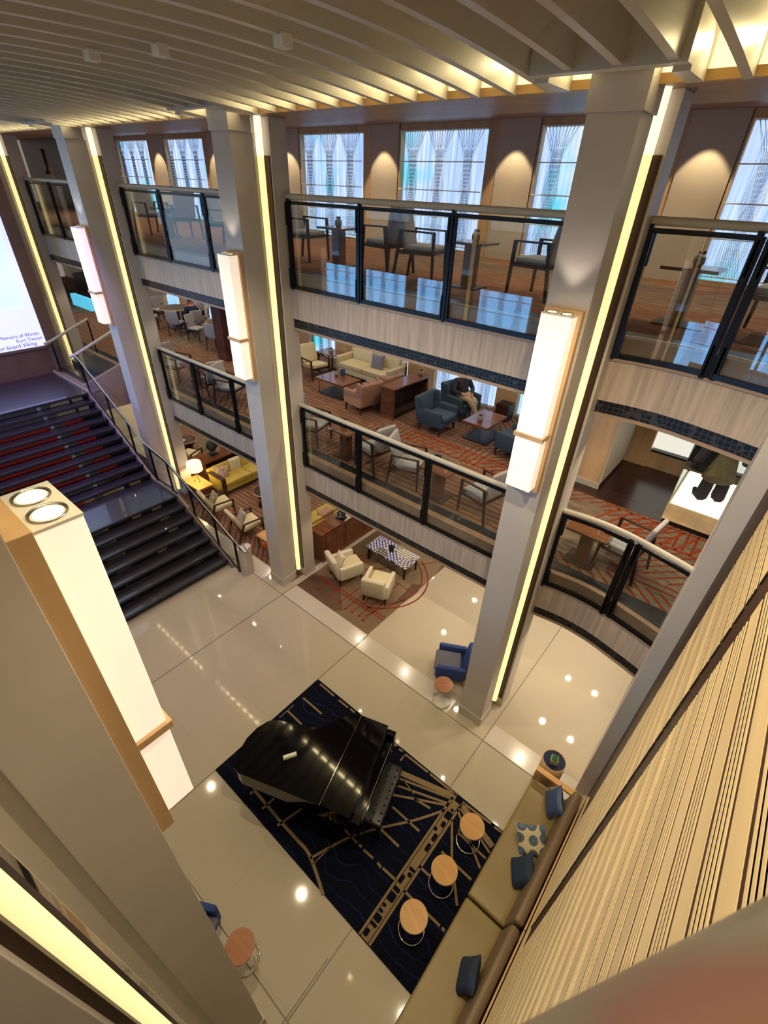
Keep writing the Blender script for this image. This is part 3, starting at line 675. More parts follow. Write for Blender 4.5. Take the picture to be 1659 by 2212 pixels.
# stringers, closed underside
for y in (Y1, Y0 - .06):
    P = [(-8.45, 0), (-8.45, .15), (-10.5, 1.28), (-11.75, 1.29), (-14.5, 3.03), (-16.9, 3.03), (-16.9, 2.72), (-14.4, 2.72), (-11.7, 1.0), (-10.6, .98), (-8.85, 0)]
    b = MB(); n_ = len(P); V = [(x, y, z) for x, z in P] + [(x, y + .06, z) for x, z in P]
    b.add(V, [tuple(range(n_)), tuple(range(n_, 2 * n_))[::-1]] + [(k, n_ + k, n_ + (k + 1) % n_, (k + 1) % n_) for k in range(n_)]); b.build('stringer', STRING, st)
b = MB(); b.X = Matrix.Identity(4)
for (xa, za), (xb, zb) in (((-8.8, 0), (-10.6, 1.05)), ((-10.6, 1.05), (-11.8, 1.07)), ((-11.8, 1.07), (-14.5, 2.75)), ((-14.5, 2.75), (-16.9, 2.76))):
    b.bar((xa, (Y0 + Y1) / 2, za), (xb, (Y0 + Y1) / 2, zb), Y1 - Y0, .03)
b.build('underside', BLACKS, st)
# stair balustrade, right-hand side
sr = thing('stair_railing', 'steel stair handrail with glass panels and black posts along the far stair edge', 'railing', (0, 0, 0))
RP = [(-14.75, 4.60, 3.98), (-14.46, 4.60, 3.90), (-11.75, 4.60, 2.33), (-10.75, 4.60, 2.20), (-8.15, 4.60, .98), (-7.86, 4.61, .86), (-7.80, 4.64, .83), (-7.80, 4.69, .83), (-7.86, 4.72, .86), (-8.02, 4.72, .93)]
MB().tube(RP, .024, 12).build('handrail', STEEL, sr)
def zs(x):
    for (xa, _, za), (xb, _, zb) in zip(RP[1:], RP[2:5]):
        if xa <= x <= xb: return za + (zb - za) * (x - xa) / (xb - xa)
    return .95
def zt(x):
    if x < -11.75: return 1.36 + (-11.75 - x) * .59
    if x < -10.55: return 1.30
    return max(.02, .12 + (-8.5 - x) * .55)
px_ = [-14.42, -13.35, -12.45, -11.55, -10.75, -9.85, -8.95, -8.2]
for x in px_: MB().bar((x, 4.60, zt(x)), (x, 4.60, zs(x) - .02), .06, .03, up=(0, 1, 0)).build('post', BRONZE, sr)
for a, c in zip(px_, px_[1:]):
    V = [(a + .03, 4.605, zt(a) + .08), (c - .03, 4.605, zt(c) + .08), (c - .03, 4.605, zs(c) - .08), (a + .03, 4.605, zs(a) - .08)]
    V += [(p[0], 4.595, p[2]) for p in V]
    MB().add(V, [(0, 1, 2, 3), (7, 6, 5, 4), (0, 4, 5, 1), (1, 5, 6, 2), (2, 6, 7, 3), (3, 7, 4, 0)]).build('glass_pane', GLASS, sr)
    MB().bar((a, 4.60, zt(a) + .06), (c, 4.60, zt(c) + .06), .03, .03).bar((a, 4.60, zs(a) - .07), (c, 4.60, zs(c) - .07), .02, .02).build('panel_rail', BRONZE, sr)
MB().bar((-8.2, 4.6, .03), (-8.0, 4.62, .9), .05, .03, up=(0, 1, 0)).build('end_post', BRONZE, sr)
nw = MB(); nw.prism([(-8.05 + .11 * math.cos(a), 4.74 + (.06 if math.sin(a) > 0 else -.06) + .11 * math.sin(a)) for a in [2 * PI * k / 32 for k in range(32)]], 0, .80, 0, True)
tag(nw.build('newel_pillar', PAINT), 'short rounded grey newel pillar at the foot of the stairs', 'pillar')
# side steps from the landing to the middle deck, with two sloping handrails
ss = thing('side_steps', 'short dark side steps from the top landing to the lounge deck', 'steps', (0, 0, 0))
for i in range(2): MB().box(-16.75, -14.95, 4.80 + .32 * i, 5.9, 2.97 + .155 * i, 3.125 + .165 * i).build('step', STAIRB, ss)
MB().box(-14.95, -14.86, 4.62, 5.80, 2.2, 3.05).add([(-14.95, 4.62, 3.05), (-14.86, 4.62, 3.05), (-14.86, 5.8, 3.05), (-14.95, 5.8, 3.05), (-14.95, 4.62, 3.06), (-14.86, 4.62, 3.06), (-14.86, 5.8, 3.42), (-14.95, 5.8, 3.42)], [(4, 5, 6, 7), (0, 1, 5, 4), (1, 2, 6, 5), (2, 3, 7, 6), (3, 0, 4, 7)]).build('side_wall', STRING, ss)
MB().box(-16.85, -14.95, 4.70, 5.80, 2.5, 2.97).build('underside', STRING, ss)
for x, lb in ((-14.95, 'sloping handrail on the stair side of the short side steps'), (-16.72, 'sloping handrail beside the projection screen')):
    t = thing('step_railing', lb, 'railing', (0, 0, 0))
    MB().tube([(x, 4.55, 3.86), (x, 4.72, 3.90), (x, 5.92, 4.36)], .04, 12).build('handrail', HANDR, t)
    for y in (4.74, 5.90): MB().bar((x, y, 3.0 + (y - 4.74) * .3), (x, y, 3.88 + (y - 4.72) * .38), .05, .04, up=(0, 1, 0)).build('post', BRONZE, t)
    V = [(x - .005, 4.78, 3.05), (x - .005, 5.86, 3.40), (x - .005, 5.86, 4.26), (x - .005, 4.78, 3.86)]; V += [(p[0] + .01, p[1], p[2]) for p in V]
    MB().add(V, [(3, 2, 1, 0), (4, 5, 6, 7), (0, 1, 5, 4), (1, 2, 6, 5), (2, 3, 7, 6), (3, 0, 4, 7)]).build('glass_pane', GLASS, t)
t = thing('bar_counter', 'pale topped wooden counter under the side steps', 'counter', (-14.2, 5.6, 0))
MB().box(-.75, .75, -.35, .35, 0, .98).build('front', OAK, t, bevel=.005); MB().box(-.8, .8, -.4, .4, .98, 1.04).build('worktop', IVORYF, t, bevel=.006)

# ------------------------------------------------------------------ rug with motifs
rg = thing('area_rug', 'dark navy rug with tan track lines under the grand piano', 'rug', (0, 0, .004))
MB().box(-4.48, -.12, 1.42, 3.74, 0, .012).build('pile', NAVYRUG, rg)
def flat(b, pts, w_, z, h=.003, m=0):
    pts = [Vector((*p, 0)) for p in pts]; Lf, Rt = [], []
    for i, p in enumerate(pts):
        d = (pts[min(i + 1, len(pts) - 1)] - pts[max(i - 1, 0)]).normalized(); nn = Vector((-d.y, d.x, 0)) * w_ / 2
        Lf.append(p + nn); Rt.append(p - nn)
    poly = [(p.x, p.y) for p in Lf + Rt[::-1]]
    n_ = len(poly); V = [(x, y, z) for x, y in poly] + [(x, y, z + h) for x, y in poly]; k = len(pts)
    Fc = [(n_ + i, n_ + i + 1, n_ + 2 * k - 2 - i, n_ + 2 * k - 1 - i)[::-1] for i in range(k - 1)] + [(i, (i + 1) % n_, n_ + (i + 1) % n_, n_ + i) for i in range(n_)]
    b.add(V, Fc, m)
def smooth_pts(P, k=5):
    out = []
    for i in range(len(P) - 1):
        p0 = P[max(i - 1, 0)]; p1 = P[i]; p2 = P[i + 1]; p3 = P[min(i + 2, len(P) - 1)]
        for j in range(k):
            t_ = j / k; out.append(tuple(.5 * (2 * p1[a] + (p2[a] - p0[a]) * t_ + (2 * p0[a] - 5 * p1[a] + 4 * p2[a] - p3[a]) * t_ ** 2 + (3 * p1[a] - p0[a] - 3 * p2[a] + p3[a]) * t_ ** 3) for a in (0, 1)))
    return out + [P[-1]]
RUGL=[(0.035,[(-4.37,3.69),(-3.98,3.68)]),(0.035,[(-3.85,3.68),(-3.61,3.68)]),(0.035,[(-3.57,3.69),(-3.45,3.69)]),(0.035,[(-4.39,3.27),(-3.89,3.27)]),(0.035,[(-4.41,2.90),(-4.01,2.89)]),(0.015,[(-4.41,2.71),(-4.41,3.05)]),(0.035,[(-2.52,3.71),(-2.46,3.71)]),(0.035,[(-2.40,3.69),(-2.33,3.70)]),(0.035,[(-2.26,3.55),(-2.26,3.69),(-1.79,3.70)]),(0.035,[(-1.75,3.70),(-1.22,3.71)]),(0.035,[(-1.10,3.68),(-0.60,3.71)]),(0.035,[(-0.54,3.70),(-0.42,3.71)]),(0.035,[(-2.14,3.29),(-1.21,3.63)]),(0.035,[(-2.09,3.18),(-1.25,3.52)]),(0.035,[(-2.03,3.03),(-1.25,3.49)]),(0.035,[(-1.25,3.40),(-1.42,3.13),(-1.58,2.90),(-1.85,2.56),(-2.07,2.25),(-2.20,2.00),(-2.37,1.59)]),(0.035,[(-1.90,2.90),(-1.38,2.90)]),(0.035,[(-1.84,2.54),(-1.49,2.54)]),(0.035,[(-2.26,2.18),(-1.99,2.17)]),(0.035,[(-1.95,2.17),(-1.90,2.18)]),(0.035,[(-1.86,2.17),(-1.68,2.18)]),(0.035,[(-1.60,2.18),(-1.52,2.17)]),(0.035,[(-1.50,2.18),(-1.27,2.19)]),(0.035,[(-1.12,2.17),(-0.51,2.18)]),(0.035,[(-0.48,2.18),(-0.43,2.18)]),(0.035,[(-1.72,3.22),(-1.44,3.27)]),(0.035,[(-1.11,2.54),(-0.94,2.54)]),(0.035,[(-0.97,2.90),(-0.46,2.89)]),(0.035,[(-1.10,3.59),(-0.42,3.35)]),(0.035,[(-1.11,3.54),(-0.43,3.09)]),(0.035,[(-1.09,3.36),(-0.81,2.93),(-0.45,2.51)]),(0.035,[(-3.74,1.56),(-3.74,1.64)]),(0.035,[(-3.42,1.55),(-3.40,1.77)]),(0.035,[(-3.06,1.55),(-2.96,1.96)]),(0.035,[(-0.93,3.27),(-0.43,3.25)]),(0.09,[(-2.18,3.38),(-1.22,3.68)]),(0.09,[(-1.09,3.64),(-0.43,3.45)]),(0.045,[(-3.76,1.64),(-3.37,1.63),(-3.07,1.62),(-2.72,1.62),(-2.48,1.62),(-2.27,1.56),(-1.92,1.41)]),(0.015,[(-2.04,3.34),(-1.76,3.27)]),(0.015,[(-2.29,1.56),(-2.24,1.96)]),]
b = MB()
for w_, P in RUGL: flat(b, smooth_pts(P) if len(P) > 3 else P, w_, .0115)
# track band running across the rug near the stools
for x0, x1 in ((-1.28, -1.245), (-1.11, -1.075)): b.box(x0, x1, 1.43, 3.64, .0115, .0145)
b.box(-1.235, -1.12, 1.43, 3.62, .0115, .0143)
y = 1.46; hb = MB(); i = 0
while y < 3.5:
    h = random.choice((.045, .06, .09, .12)); xo = random.choice((-1.235, -1.185)); ww = random.choice((.05, .06, .095))
    if 2.13 < y + h / 2 < 2.2 or 2.5 < y < 2.75: y += .06; continue
    x0 = max(-1.235, min(xo, -1.12 - ww)); rr = .012
    hb.prism([(x0 + rr, y), (x0 + ww - rr, y), (x0 + ww, y + rr), (x0 + ww, y + h - rr), (x0 + ww - rr, y + h), (x0 + rr, y + h), (x0, y + h - rr), (x0, y + rr)], .0143, .016)
    y += h + random.choice((.02, .03, .05)); i += 1
mt_ = b.build('woven_lines', TAN, rg); hb.build('track_gaps', mat('navy_gap', (.004, .005, .013), .95, spec=.1), mt_)

# patchwork carpet under the cream armchairs
cr = thing('area_rug', 'brown patchwork carpet with rust lines beneath the ivory armchairs', 'rug', (0, 0, 0))
MB().box(-6.80, -4.50, 5.24, 9.4, 0, .010).build('pile', PATCH, cr)
b = MB()
for y in (5.75, 5.83): flat(b, [(-6.62, y), (-4.52, y + .02)], .03, .0095)
for i, x in enumerate((-6.30, -5.95, -5.62, -5.38, -5.2, -5.0, -4.85)):
    y0 = 5.48 + .02 * (i % 3); flat(b, [(x, y0), (x + .02, 6.05 + (.9 if i % 2 else .2))], .022, .0095); b.cyl((x, y0 - .02, .0095), .035, .003, 14)
for r in (1.62, 1.78): flat(b, [(-6.1 + r * math.cos(a), 6.9 + r * .75 * math.sin(a)) for a in [-.95 + 1.9 * k / 24 for k in range(25)]], .03, .0095)
flat(b, smooth_pts([(-6.75, 6.9), (-6.45, 7.0), (-6.28, 7.5), (-6.3, 8.2)]), .03, .0095)
flat(b, [(-6.75, 7.0), (-4.52, 6.9)], .024, .0095); flat(b, [(-6.2, 6.4), (-4.6, 8.4)], .02, .0095); flat(b, [(-4.9, 5.6), (-4.55, 6.6)], .022, .0095)
b.build('woven_lines', RUSTP, cr)
# rust lines woven into the middle-deck carpet beside the railing
b = MB()
def dband(x0, x1, ya, yb, z, sl):
    flat(b, [(x0, ya), (x1, ya)], .05, z); flat(b, [(x0, yb), (x1, yb)], .05, z)
    x = x0
    while x < x1: flat(b, [(x, ya), (x + sl, yb)], .045, z); x += .22
dband(-6.0, -2.3, 7.95, 8.4, D1 - .001, .25); dband(-1.4, .6, 7.75, 8.38, D1 - .001, .25)
tag(b.build('carpet_border', mat('rust_border', (.24, .045, .015), .95, spec=.1)), 'rust ladder pattern border woven across the middle deck carpet', 'carpet border')

# ------------------------------------------------------------------ grand piano
PU = Vector((-.949, -.314, 0)); 
pn = thing('grand_piano', 'black grand piano with closed lid on the navy rug', 'piano', (-2.115, 2.75, .016), math.atan2(-.314, -.949))
OUT = [(.12, -.705), (1.0, -.74), (1.86, -.78), (1.96, -.74), (2.03, -.55), (2.045, -.3), (2.0, -.10), (1.90, .07), (1.76, .145), (1.55, .175), (1.26, .225), (1.08, .31), (.95, .45), (.84, .60), (.72, .70), (.55, .73), (.12, .735)]
OUT = [(u, -v) for u, v in OUT]      # treble side towards the far columns
def inset(P, d):
    c = (sum(p[0] for p in P) / len(P), sum(p[1] for p in P) / len(P)); return [(c[0] + (p[0] - c[0]) * (1 - d), c[1] + (p[1] - c[1]) * (1 - d)) for p in P]
OUT = OUT[::-1]
cs = MB().prism(inset(OUT, .025), .66, .985).box(-.02, .35, -.71, .70, .62, .745).box(-.02, .16, -.735, -.64, .62, .93).box(-.02, .16, .61, .705, .62, .93)
cs.build('case', BLACK, pn, bevel=.006)
main = [p for p in OUT if p[0] >= .56]; 
lid = MB(); lp = [(.585, -.733)] + [p for p in OUT if p[0] > .585] + [(.585, .722)]
lp = sorted([p for p in OUT if p[0] > .585], key=lambda p: 0)
i0 = [i for i, p in enumerate(OUT) if p[0] > .585]
lid.prism([(.585, -.73)] + [OUT[i] for i in i0][::1] + [(.585, .722)] if OUT[i0[0]][1] < 0 else [(.585, .722)] + [OUT[i] for i in i0] + [(.585, -.73)], .99, 1.015)
lid.build('lid', BLACK, pn, bevel=.005)
MB().box(.12, .575, -.735, .705, .99, 1.015).build('front_flap', BLACK, pn, bevel=.005)
MB().bar((.58, -.725, 1.016), (.58, .718, 1.016), .006, .004, up=(0, 0, 1)).build('lid_hinge', CHROME, pn)
MB().box(.0, .12, -.64, .61, .795, .815).box(.10, .16, -.64, .61, .80, .985).build('fallboard', BLACK, pn, bevel=.008)
MB().box(-.03, .0, -.64, .61, .70, .775).build('key_slip', BLACK, pn, bevel=.004)
kb = MB()
for i in range(52):
    y0 = -.62 + i * 1.22 / 52; kb.box(.0, .11, y0 + .0006, y0 + 1.22 / 52 - .0006, .75, .782)
k = kb.build('white_keys', IVORY, pn)
kb = MB()
for i in range(51):
    if i % 7 in (1, 4): continue
    y0 = -.62 + (i + 1) * 1.22 / 52; kb.box(.045, .11, y0 - .006, y0 + .006, .782, .794)
kb.build('black_keys', BLACKS, k)
for u, v in ((.33, -.60), (.33, .56), (1.62, .32)):
    l = MB().lathe([(.055, .66), (.065, .60), (.045, .50), (.035, .15), (.045, .09)], (u, v, 0), 16).build('leg', BLACK, pn)
    MB().cyl((u, v - .012, .035), .03, .024, 16).tube([(u, v, .03), (u, v, .09)], .014, 8).at().build('caster', STEEL, l)
MB().bar((.55, -.11, .66), (.5, -.11, .10), .03, .03).bar((.55, .09, .66), (.5, .09, .10), .03, .03).box(.42, .56, -.14, .12, .07, .13).build('pedal_lyre', BLACK, pn)
for v in (-.08, 0, .08): MB().box(.33, .44, v - .012, v + .012, .075, .09).build('pedal', STEEL, pn)
cd = MB().at((0, 0, 0)).box(-.03, .03, -.10, .10, 0, .035).box(-.022, .022, -.10, .10, .035, .05)
o = cd.build('name_card', CARD, bevel=.003); o.location = (-3.25, 2.07, 1.033); o.rotation_euler = (0, 0, math.radians(-30)); tag(o, 'small white card block lying on the closed piano lid', 'card')
bn = thing('piano_bench', 'tufted black leather bench tucked at the piano keyboard', 'bench', (-2.115, 2.75, .016), math.atan2(-.314, -.949))
s_ = MB().rbox(-.25, .10, -.47, .46, .42, .51, .035, 9, puff=.12); s_.build('seat', BLEATH, bn)
for i in range(3):
    for j in range(8): MB().lathe([(.0, .526), (.014, .522), (.018, .512)], (-.19 + i * .115, -.39 + j * .112 + (.03 if i % 2 else 0), 0), 8).build('button', BLACKS, bn)
MB().box(-.23, .08, -.45, .44, .34, .42).build('apron', BLACKS, bn)
for u in (-.2, .05):
    for v in (-.42, .41): MB().bar((u, v, 0), (u, v, .36), .05, .05, w2=.06).build('leg', BLACKS, bn)

# ------------------------------------------------------------------ round C tables
def mk_ctable(top):
    def fn(label, group):
        t = thing('side_table', label, 'side table', group=group)
        MB().cyl((0, 0, .485), .175, .025, 40).build('table_top', top, t, bevel=.004)
        MB().cyl((0, 0, .470), .178, .016, 40).build('top_rim', CHROME, t)
        MB().tube([(.17 * math.cos(a), .17 * math.sin(a), .012) for a in [2 * PI * k / 36 for k in range(36)]], .010, 8, closed=True).build('base_ring', CHROME, t)
        MB().tube([(-.168, -.03, .01), (-.168, -.03, .48)], .010, 8).tube([(-.168, -.03, .474), (0, 0, .474)], .008, 8).build('post', CHROME, t)
        return t
    return Kind(fn)
ct = mk_ctable(TOPW); cd_ = mk_ctable(TOPD)
ct((-.75, 3.27, .018), 0, 'round wood-topped chrome table on the rug, nearest the rug corner by the banquette end', 'round tables on the navy rug')
ct((-.76, 2.57, .018), -12, 'round wood-topped chrome table on the rug, middle of the three', 'round tables on the navy rug')
ct((-.78, 1.91, .018), -20, 'round wood-topped chrome table on the rug, lowest of the three in view', 'round tables on the navy rug')
cd_((-2.38, 4.96, .006), 40, 'round reddish wood side table in front of the blue armchair', 'round tables beside the blue chairs')
cd_((-2.20, .33, .006), 190, 'round reddish wood side table beside the huge foreground column', 'round tables beside the blue chairs')

# ------------------------------------------------------------------ upholstered armchairs
def mk_arm(name, main, seatm, legm, wing=False, cat='armchair', wd=.66):
    def fn(label, group):
        t = thing(name, label, cat, group=group); w_ = wd / 2
        MB().rbox(-w_ + .03, w_ - .03, -.30, .33, .20, .33, .03, 7).build('base', main, t)
        MB().rbox(-w_ + .10, w_ - .10, -.22, .36, .31, .44, .045, 8, puff=.12).build('seat_cushion', seatm, t)
        V = MB()
        V.at((0, -.30, .20), rx=math.radians(12)); V.rbox(-w_ + (.0 if wing else .05), w_ - (.0 if wing else .05), -.06, .07, 0, .62, .05, 8); V.X = Matrix.Identity(4)
        V.build('backrest', main, t)
        for s in (-1, 1):
            a = MB()
            a.rbox(min(s * w_, s * (w_ - .10)), max(s * w_, s * (w_ - .10)), -.32, .30, .20, .57, .035, 7)
            a.build('armrest', main, t)
            if wing: MB().at((s * (w_ - .05), -.31, .50), rx=math.radians(12)).rbox(-.04, .04, -.02, .16, 0, .30, .035, 7).build('wing', main, t)
        for x, y, q in ((-w_ + .08, .27, 0), (w_ - .08, .27, 0), (-w_ + .08, -.27, -.04), (w_ - .08, -.27, -.04)):
            MB().bar((x, y, .21), (x * 1.06, y + q, 0), .05, .05, w2=.03).build('leg', legm, t)
        return t
    return Kind(fn)
ivory = mk_arm('armchair', IVORYF, CREAMF, WALNUT)
ivory((-6.12, 6.28, .010), F(70), 'ivory armchair with a small pillow, left of the pair before the mosaic table', 'ivory armchairs')
ivory((-5.13, 6.32, .010), F(112), 'ivory armchair on the right of the pair, back to the atrium', 'ivory armchairs')
blue = mk_arm('armchair', BLUEF, BLUESEAT, TOPD, wd=.72)
blue((-2.62, 5.60, .006), F(209), 'royal blue armchair beside the far column base', 'blue armchairs', .88)
blue((-2.82, -.02, .006), F(30), 'blue armchair mostly hidden by the huge foreground column', 'blue armchairs', .88)
navy = mk_arm('armchair', NAVYF, NAVYF, WALNUT, wing=True, wd=.74)
navy((-5.58, 8.86, D1), F(0), 'navy armchair left of the low table, nearer the railing', 'navy armchairs')
navy((-5.62, 9.98, D1), F(-12), 'navy armchair by the window with a person seated in it', 'navy armchairs')
navy((-3.62, 8.95, D1), F(175), 'navy armchair right of the low table, partly behind the column', 'navy armchairs')
rose = mk_arm('armchair', PINKF, PINKF, WALNUT, wing=True, wd=.70)
rose((-7.68, 8.50, D1), F(172), 'rose armchair before the console, nearer the railing', 'rose armchairs')
rose((-7.66, 9.30, D1), F(176), 'rose armchair before the console, nearer the window', 'rose armchairs')
def pillow(loc, rot, m_, label, s=.38, th=.13, group=None, name='pillow'):
    b = MB(); K = 12; V = []
    for sgn in (1, -1):
        for i in range(K + 1):
            for j in range(K + 1):
                a, c = -1 + 2 * i / K, -1 + 2 * j / K
                h = th / 2 * ((1 - a ** 4) * (1 - c ** 4)) ** .5
                pin = 1 - .10 * ((1 - abs(a)) * abs(c) ** 2 + (1 - abs(c)) * abs(a) ** 2) * 1.2
                V.append((a * s / 2 * pin, c * s / 2 * pin, sgn * h))
    Fc = []
    for q in (0, 1):
        o_ = q * (K + 1) ** 2
        for i in range(K):
            for j in range(K):
                f_ = (o_ + i * (K + 1) + j, o_ + (i + 1) * (K + 1) + j, o_ + (i + 1) * (K + 1) + j + 1, o_ + i * (K + 1) + j + 1); Fc.append(f_ if q == 0 else f_[::-1])
    b.add(V, Fc, 0, True); o = b.build(name, m_); o.location = loc; o.rotation_euler = [math.radians(r) for r in rot]
    return tag(o, label, 'pillow', group)
pillow((-6.22, 6.14, .60), (65, 0, -20), IVORYF, 'small cream pillow leaning in the left ivory armchair', .34, .11)

# ------------------------------------------------------------------ open-arm balcony chairs
def mk_bal(label, group):
    t = thing('dining_armchair', label, 'chair', group=group); w_ = .28
    b = MB().rbox(-.23, .23, -.20, .27, .40, .47, .03, 8, puff=.1); b.build('seat', GREYF, t)
    b = MB().at((0, -.20, .42), rx=math.radians(14)); b.rbox(-.23, .23, -.03, .04, 0, .57, .03, 8); b.X = Matrix.Identity(4); b.build('backrest', GREYF, t)
    for s in (-1, 1):
        MB().bar((s * w_, .26, .64), (s * (w_ + .01), .28, 0), .035, .045, w2=.025).build('leg', WALNUT, t)
        MB().bar((s * w_, -.24, .66), (s * (w_ + .01), -.34, 0), .035, .05, w2=.025).build('leg', WALNUT, t)
        MB().bar((s * w_, -.26, .655), (s * w_, .28, .645), .04, .022).build('armrest', WALNUT, t)
    MB().bar((-w_, .25, .385), (w_, .25, .385), .03, .045).bar((-w_, -.24, .385), (w_, -.24, .385), .03, .045).bar((-w_, -.24, .385), (-w_, .25, .385), .03, .045).bar((w_, -.24, .385), (w_, .25, .385), .03, .045).build('seat_frame', WALNUT, t)
    return t
bal = Kind(mk_bal)
gm = 'grey balcony chairs on the middle deck'; gu = 'grey balcony chairs on the upper deck'
bal((-7.22, 6.42, D1), F(15), 'grey fabric chair at the left end of the middle balcony bay', gm)
bal((-5.50, 6.50, D1), F(170), 'grey chair facing left across the pedestal table, middle deck', gm)
bal((-4.62, 6.46, D1), F(20), 'grey chair facing right with its back to the bronze mullion, middle deck', gm)
bal((-3.02, 6.52, D1), F(168), 'grey chair nearest the column on the middle deck balcony', gm)
bal((-.66, 6.70, D1), F(172), 'grey chair alone by the pale leather rail, middle deck', gm)
bal((-12.85, 6.50, D1), F(15), 'grey chair behind the left end post, middle deck left bay', gm)
bal((-11.10, 6.52, D1), F(165), 'grey chair facing left, middle deck left bay', gm)
bal((-10.35, 6.50, D1), F(20), 'grey chair facing right, middle deck left bay', gm)
bal((-8.35, 6.50, D1), F(165), 'grey chair behind the tall glowing box, middle deck left bay', gm)
bal((-8.05, 7.25, D2), F(10), 'grey chair at far left of the upper middle bay', gu, 1.1)
bal((-6.05, 7.35, D2), F(172), 'grey chair seen from behind, facing the vase table, upper middle bay', gu, 1.1)
bal((-5.10, 7.10, D2), F(15), 'grey chair turned right beside the mullion, upper middle bay', gu, 1.1)
bal((-3.12, 7.30, D2), F(170), 'grey chair with open arms nearest the front column, upper deck', gu, 1.1)
bal((-.18, 7.15, D2), F(175), 'grey chair at the right edge behind the curved glass, upper deck', gu, 1.1)
bal((-14.05, 7.30, D2), F(5), 'grey chair beyond the glass at the left end, upper left bay', gu, 1.1)
bal((-12.6, 7.3, D2), F(172), 'grey chair behind the reflecting pane, upper left bay', gu, 1.1)
bal((-10.75, 7.30, D2), F(20), 'grey chair beside the tall glowing box, upper left bay', gu, 1.1)
# narrow pedestal tables between them
def mk_ped(label, group):
    t = thing('pedestal_table', label, 'table', group=group)
    MB().box(-.30, .30, -.26, .26, .60, .635).build('table_top', RWOOD, t, bevel=.003)
    MB().box(-.09, .09, -.09, .09, .02, .60).build('pedestal', RWOODV, t, bevel=.003)
    MB().box(-.22, .22, -.20, .20, 0, .02).build('base_plate', WALNUT, t)
    return t
ped = Kind(mk_ped); gp = 'pedestal tables on the balconies'
for loc, lb in (((-6.22, 6.42, D1), 'square rosewood pedestal table with a menu, middle deck'), ((-3.88, 6.42, D1), 'rosewood pedestal table at right of the mullion, middle deck'), ((-1.15, 6.45, D1), 'rosewood pedestal table in the right gallery bay'),
                ((-11.95, 6.5, D1), 'rosewood pedestal table in the middle deck left bay'), ((-7.05, 7.15, D2), 'rosewood table with a vase, upper middle bay, left'), ((-4.20, 7.15, D2), 'rosewood table with a vase beside the mullion, upper middle bay'),
                ((-1.15, 7.0, D2), 'rosewood table behind the curved glass, upper deck'), ((-13.3, 7.3, D2), 'rosewood table in the upper left bay')):
    ped(loc, 0, lb, gp)
def mk_vase(label, group):
    t = thing('potted_succulent', label, 'plant', group=group)
    MB().lathe([(.0, 0), (.04, 0), (.062, .04), (.062, .09), (.045, .125), (.038, .12), (.0, .11)], n=20).build('pot', VASE, t)
    b = MB()
    for i in range(9):
        a = i * 2.4; r = .012 + .004 * i; b.at((r * math.cos(a) * .7, r * math.sin(a) * .7, .125 + .004 * (i % 3))).lathe([(0, 0), (.014, .006), (.016, .018), (.006, .032), (0, .034)], n=7)
    b.X = Matrix.Identity(4); b.build('rosette', SUCC, t); return t
vase = Kind(mk_vase); gv = 'small potted succulents'
for loc, lb in (((-7.02, 7.12, D2 + .635), 'speckled pot of rust succulents on the left upper table'), ((-4.15, 7.12, D2 + .635), 'speckled pot of rust succulents beside the mullion, upper deck'), ((-1.12, 7.0, D2 + .635), 'speckled pot of succulents behind the curved upper glass'),
                ((-4.58, 9.05, D1 + .46), 'speckled pot of rust succulents on the low table by the navy armchairs'), ((-10.2, 9.95, D1 + .60), 'small dark potted plant on the table by the window'), ((-6.78, 9.75, D1 + .80), 'glass bowl of rust flowers on the console end')):
    vase(loc, 0, lb, gv)
def mk_menu(label, group):
    t = thing('menu_stand', label, 'menu stand', group=group)
    MB().at((0, 0, 0), rx=math.radians(-12)).box(-.065, .065, -.004, .004, 0, .18).build('card', BLACKS, t)
    b = MB(); b.X = Matrix.Identity(4); b.box(-.05, .05, -.02, .05, 0, .012).build('foot', BLACKS, t); return t
menu = Kind(mk_menu)
menu((-6.30, 6.42, D1 + .635), 10, 'dark menu card on the pedestal table, middle deck')
menu((-3.98, 6.45, D1 + .635), 10, 'dark menu card on the pedestal table right of the mullion')
menu((-5.6, 7.36, .43), 20, 'dark menu card on the blue and white mosaic table')
menu((-8.92, 9.1, D1 + .43), 20, 'dark menu card beside the jar on the low rosewood table')
def mk_jar(label, group):
    t = thing('candle_jar', label, 'jar', group=group)
    MB().lathe([(0, 0), (.05, 0), (.06, .05), (.05, .10), (.042, .10), (.048, .05), (0, .02)], n=18).build('jar', VASE, t); return t
Kind(mk_jar)((-9.04, 8.98, D1 + .43), 0, 'small dark jar on the low rosewood table')

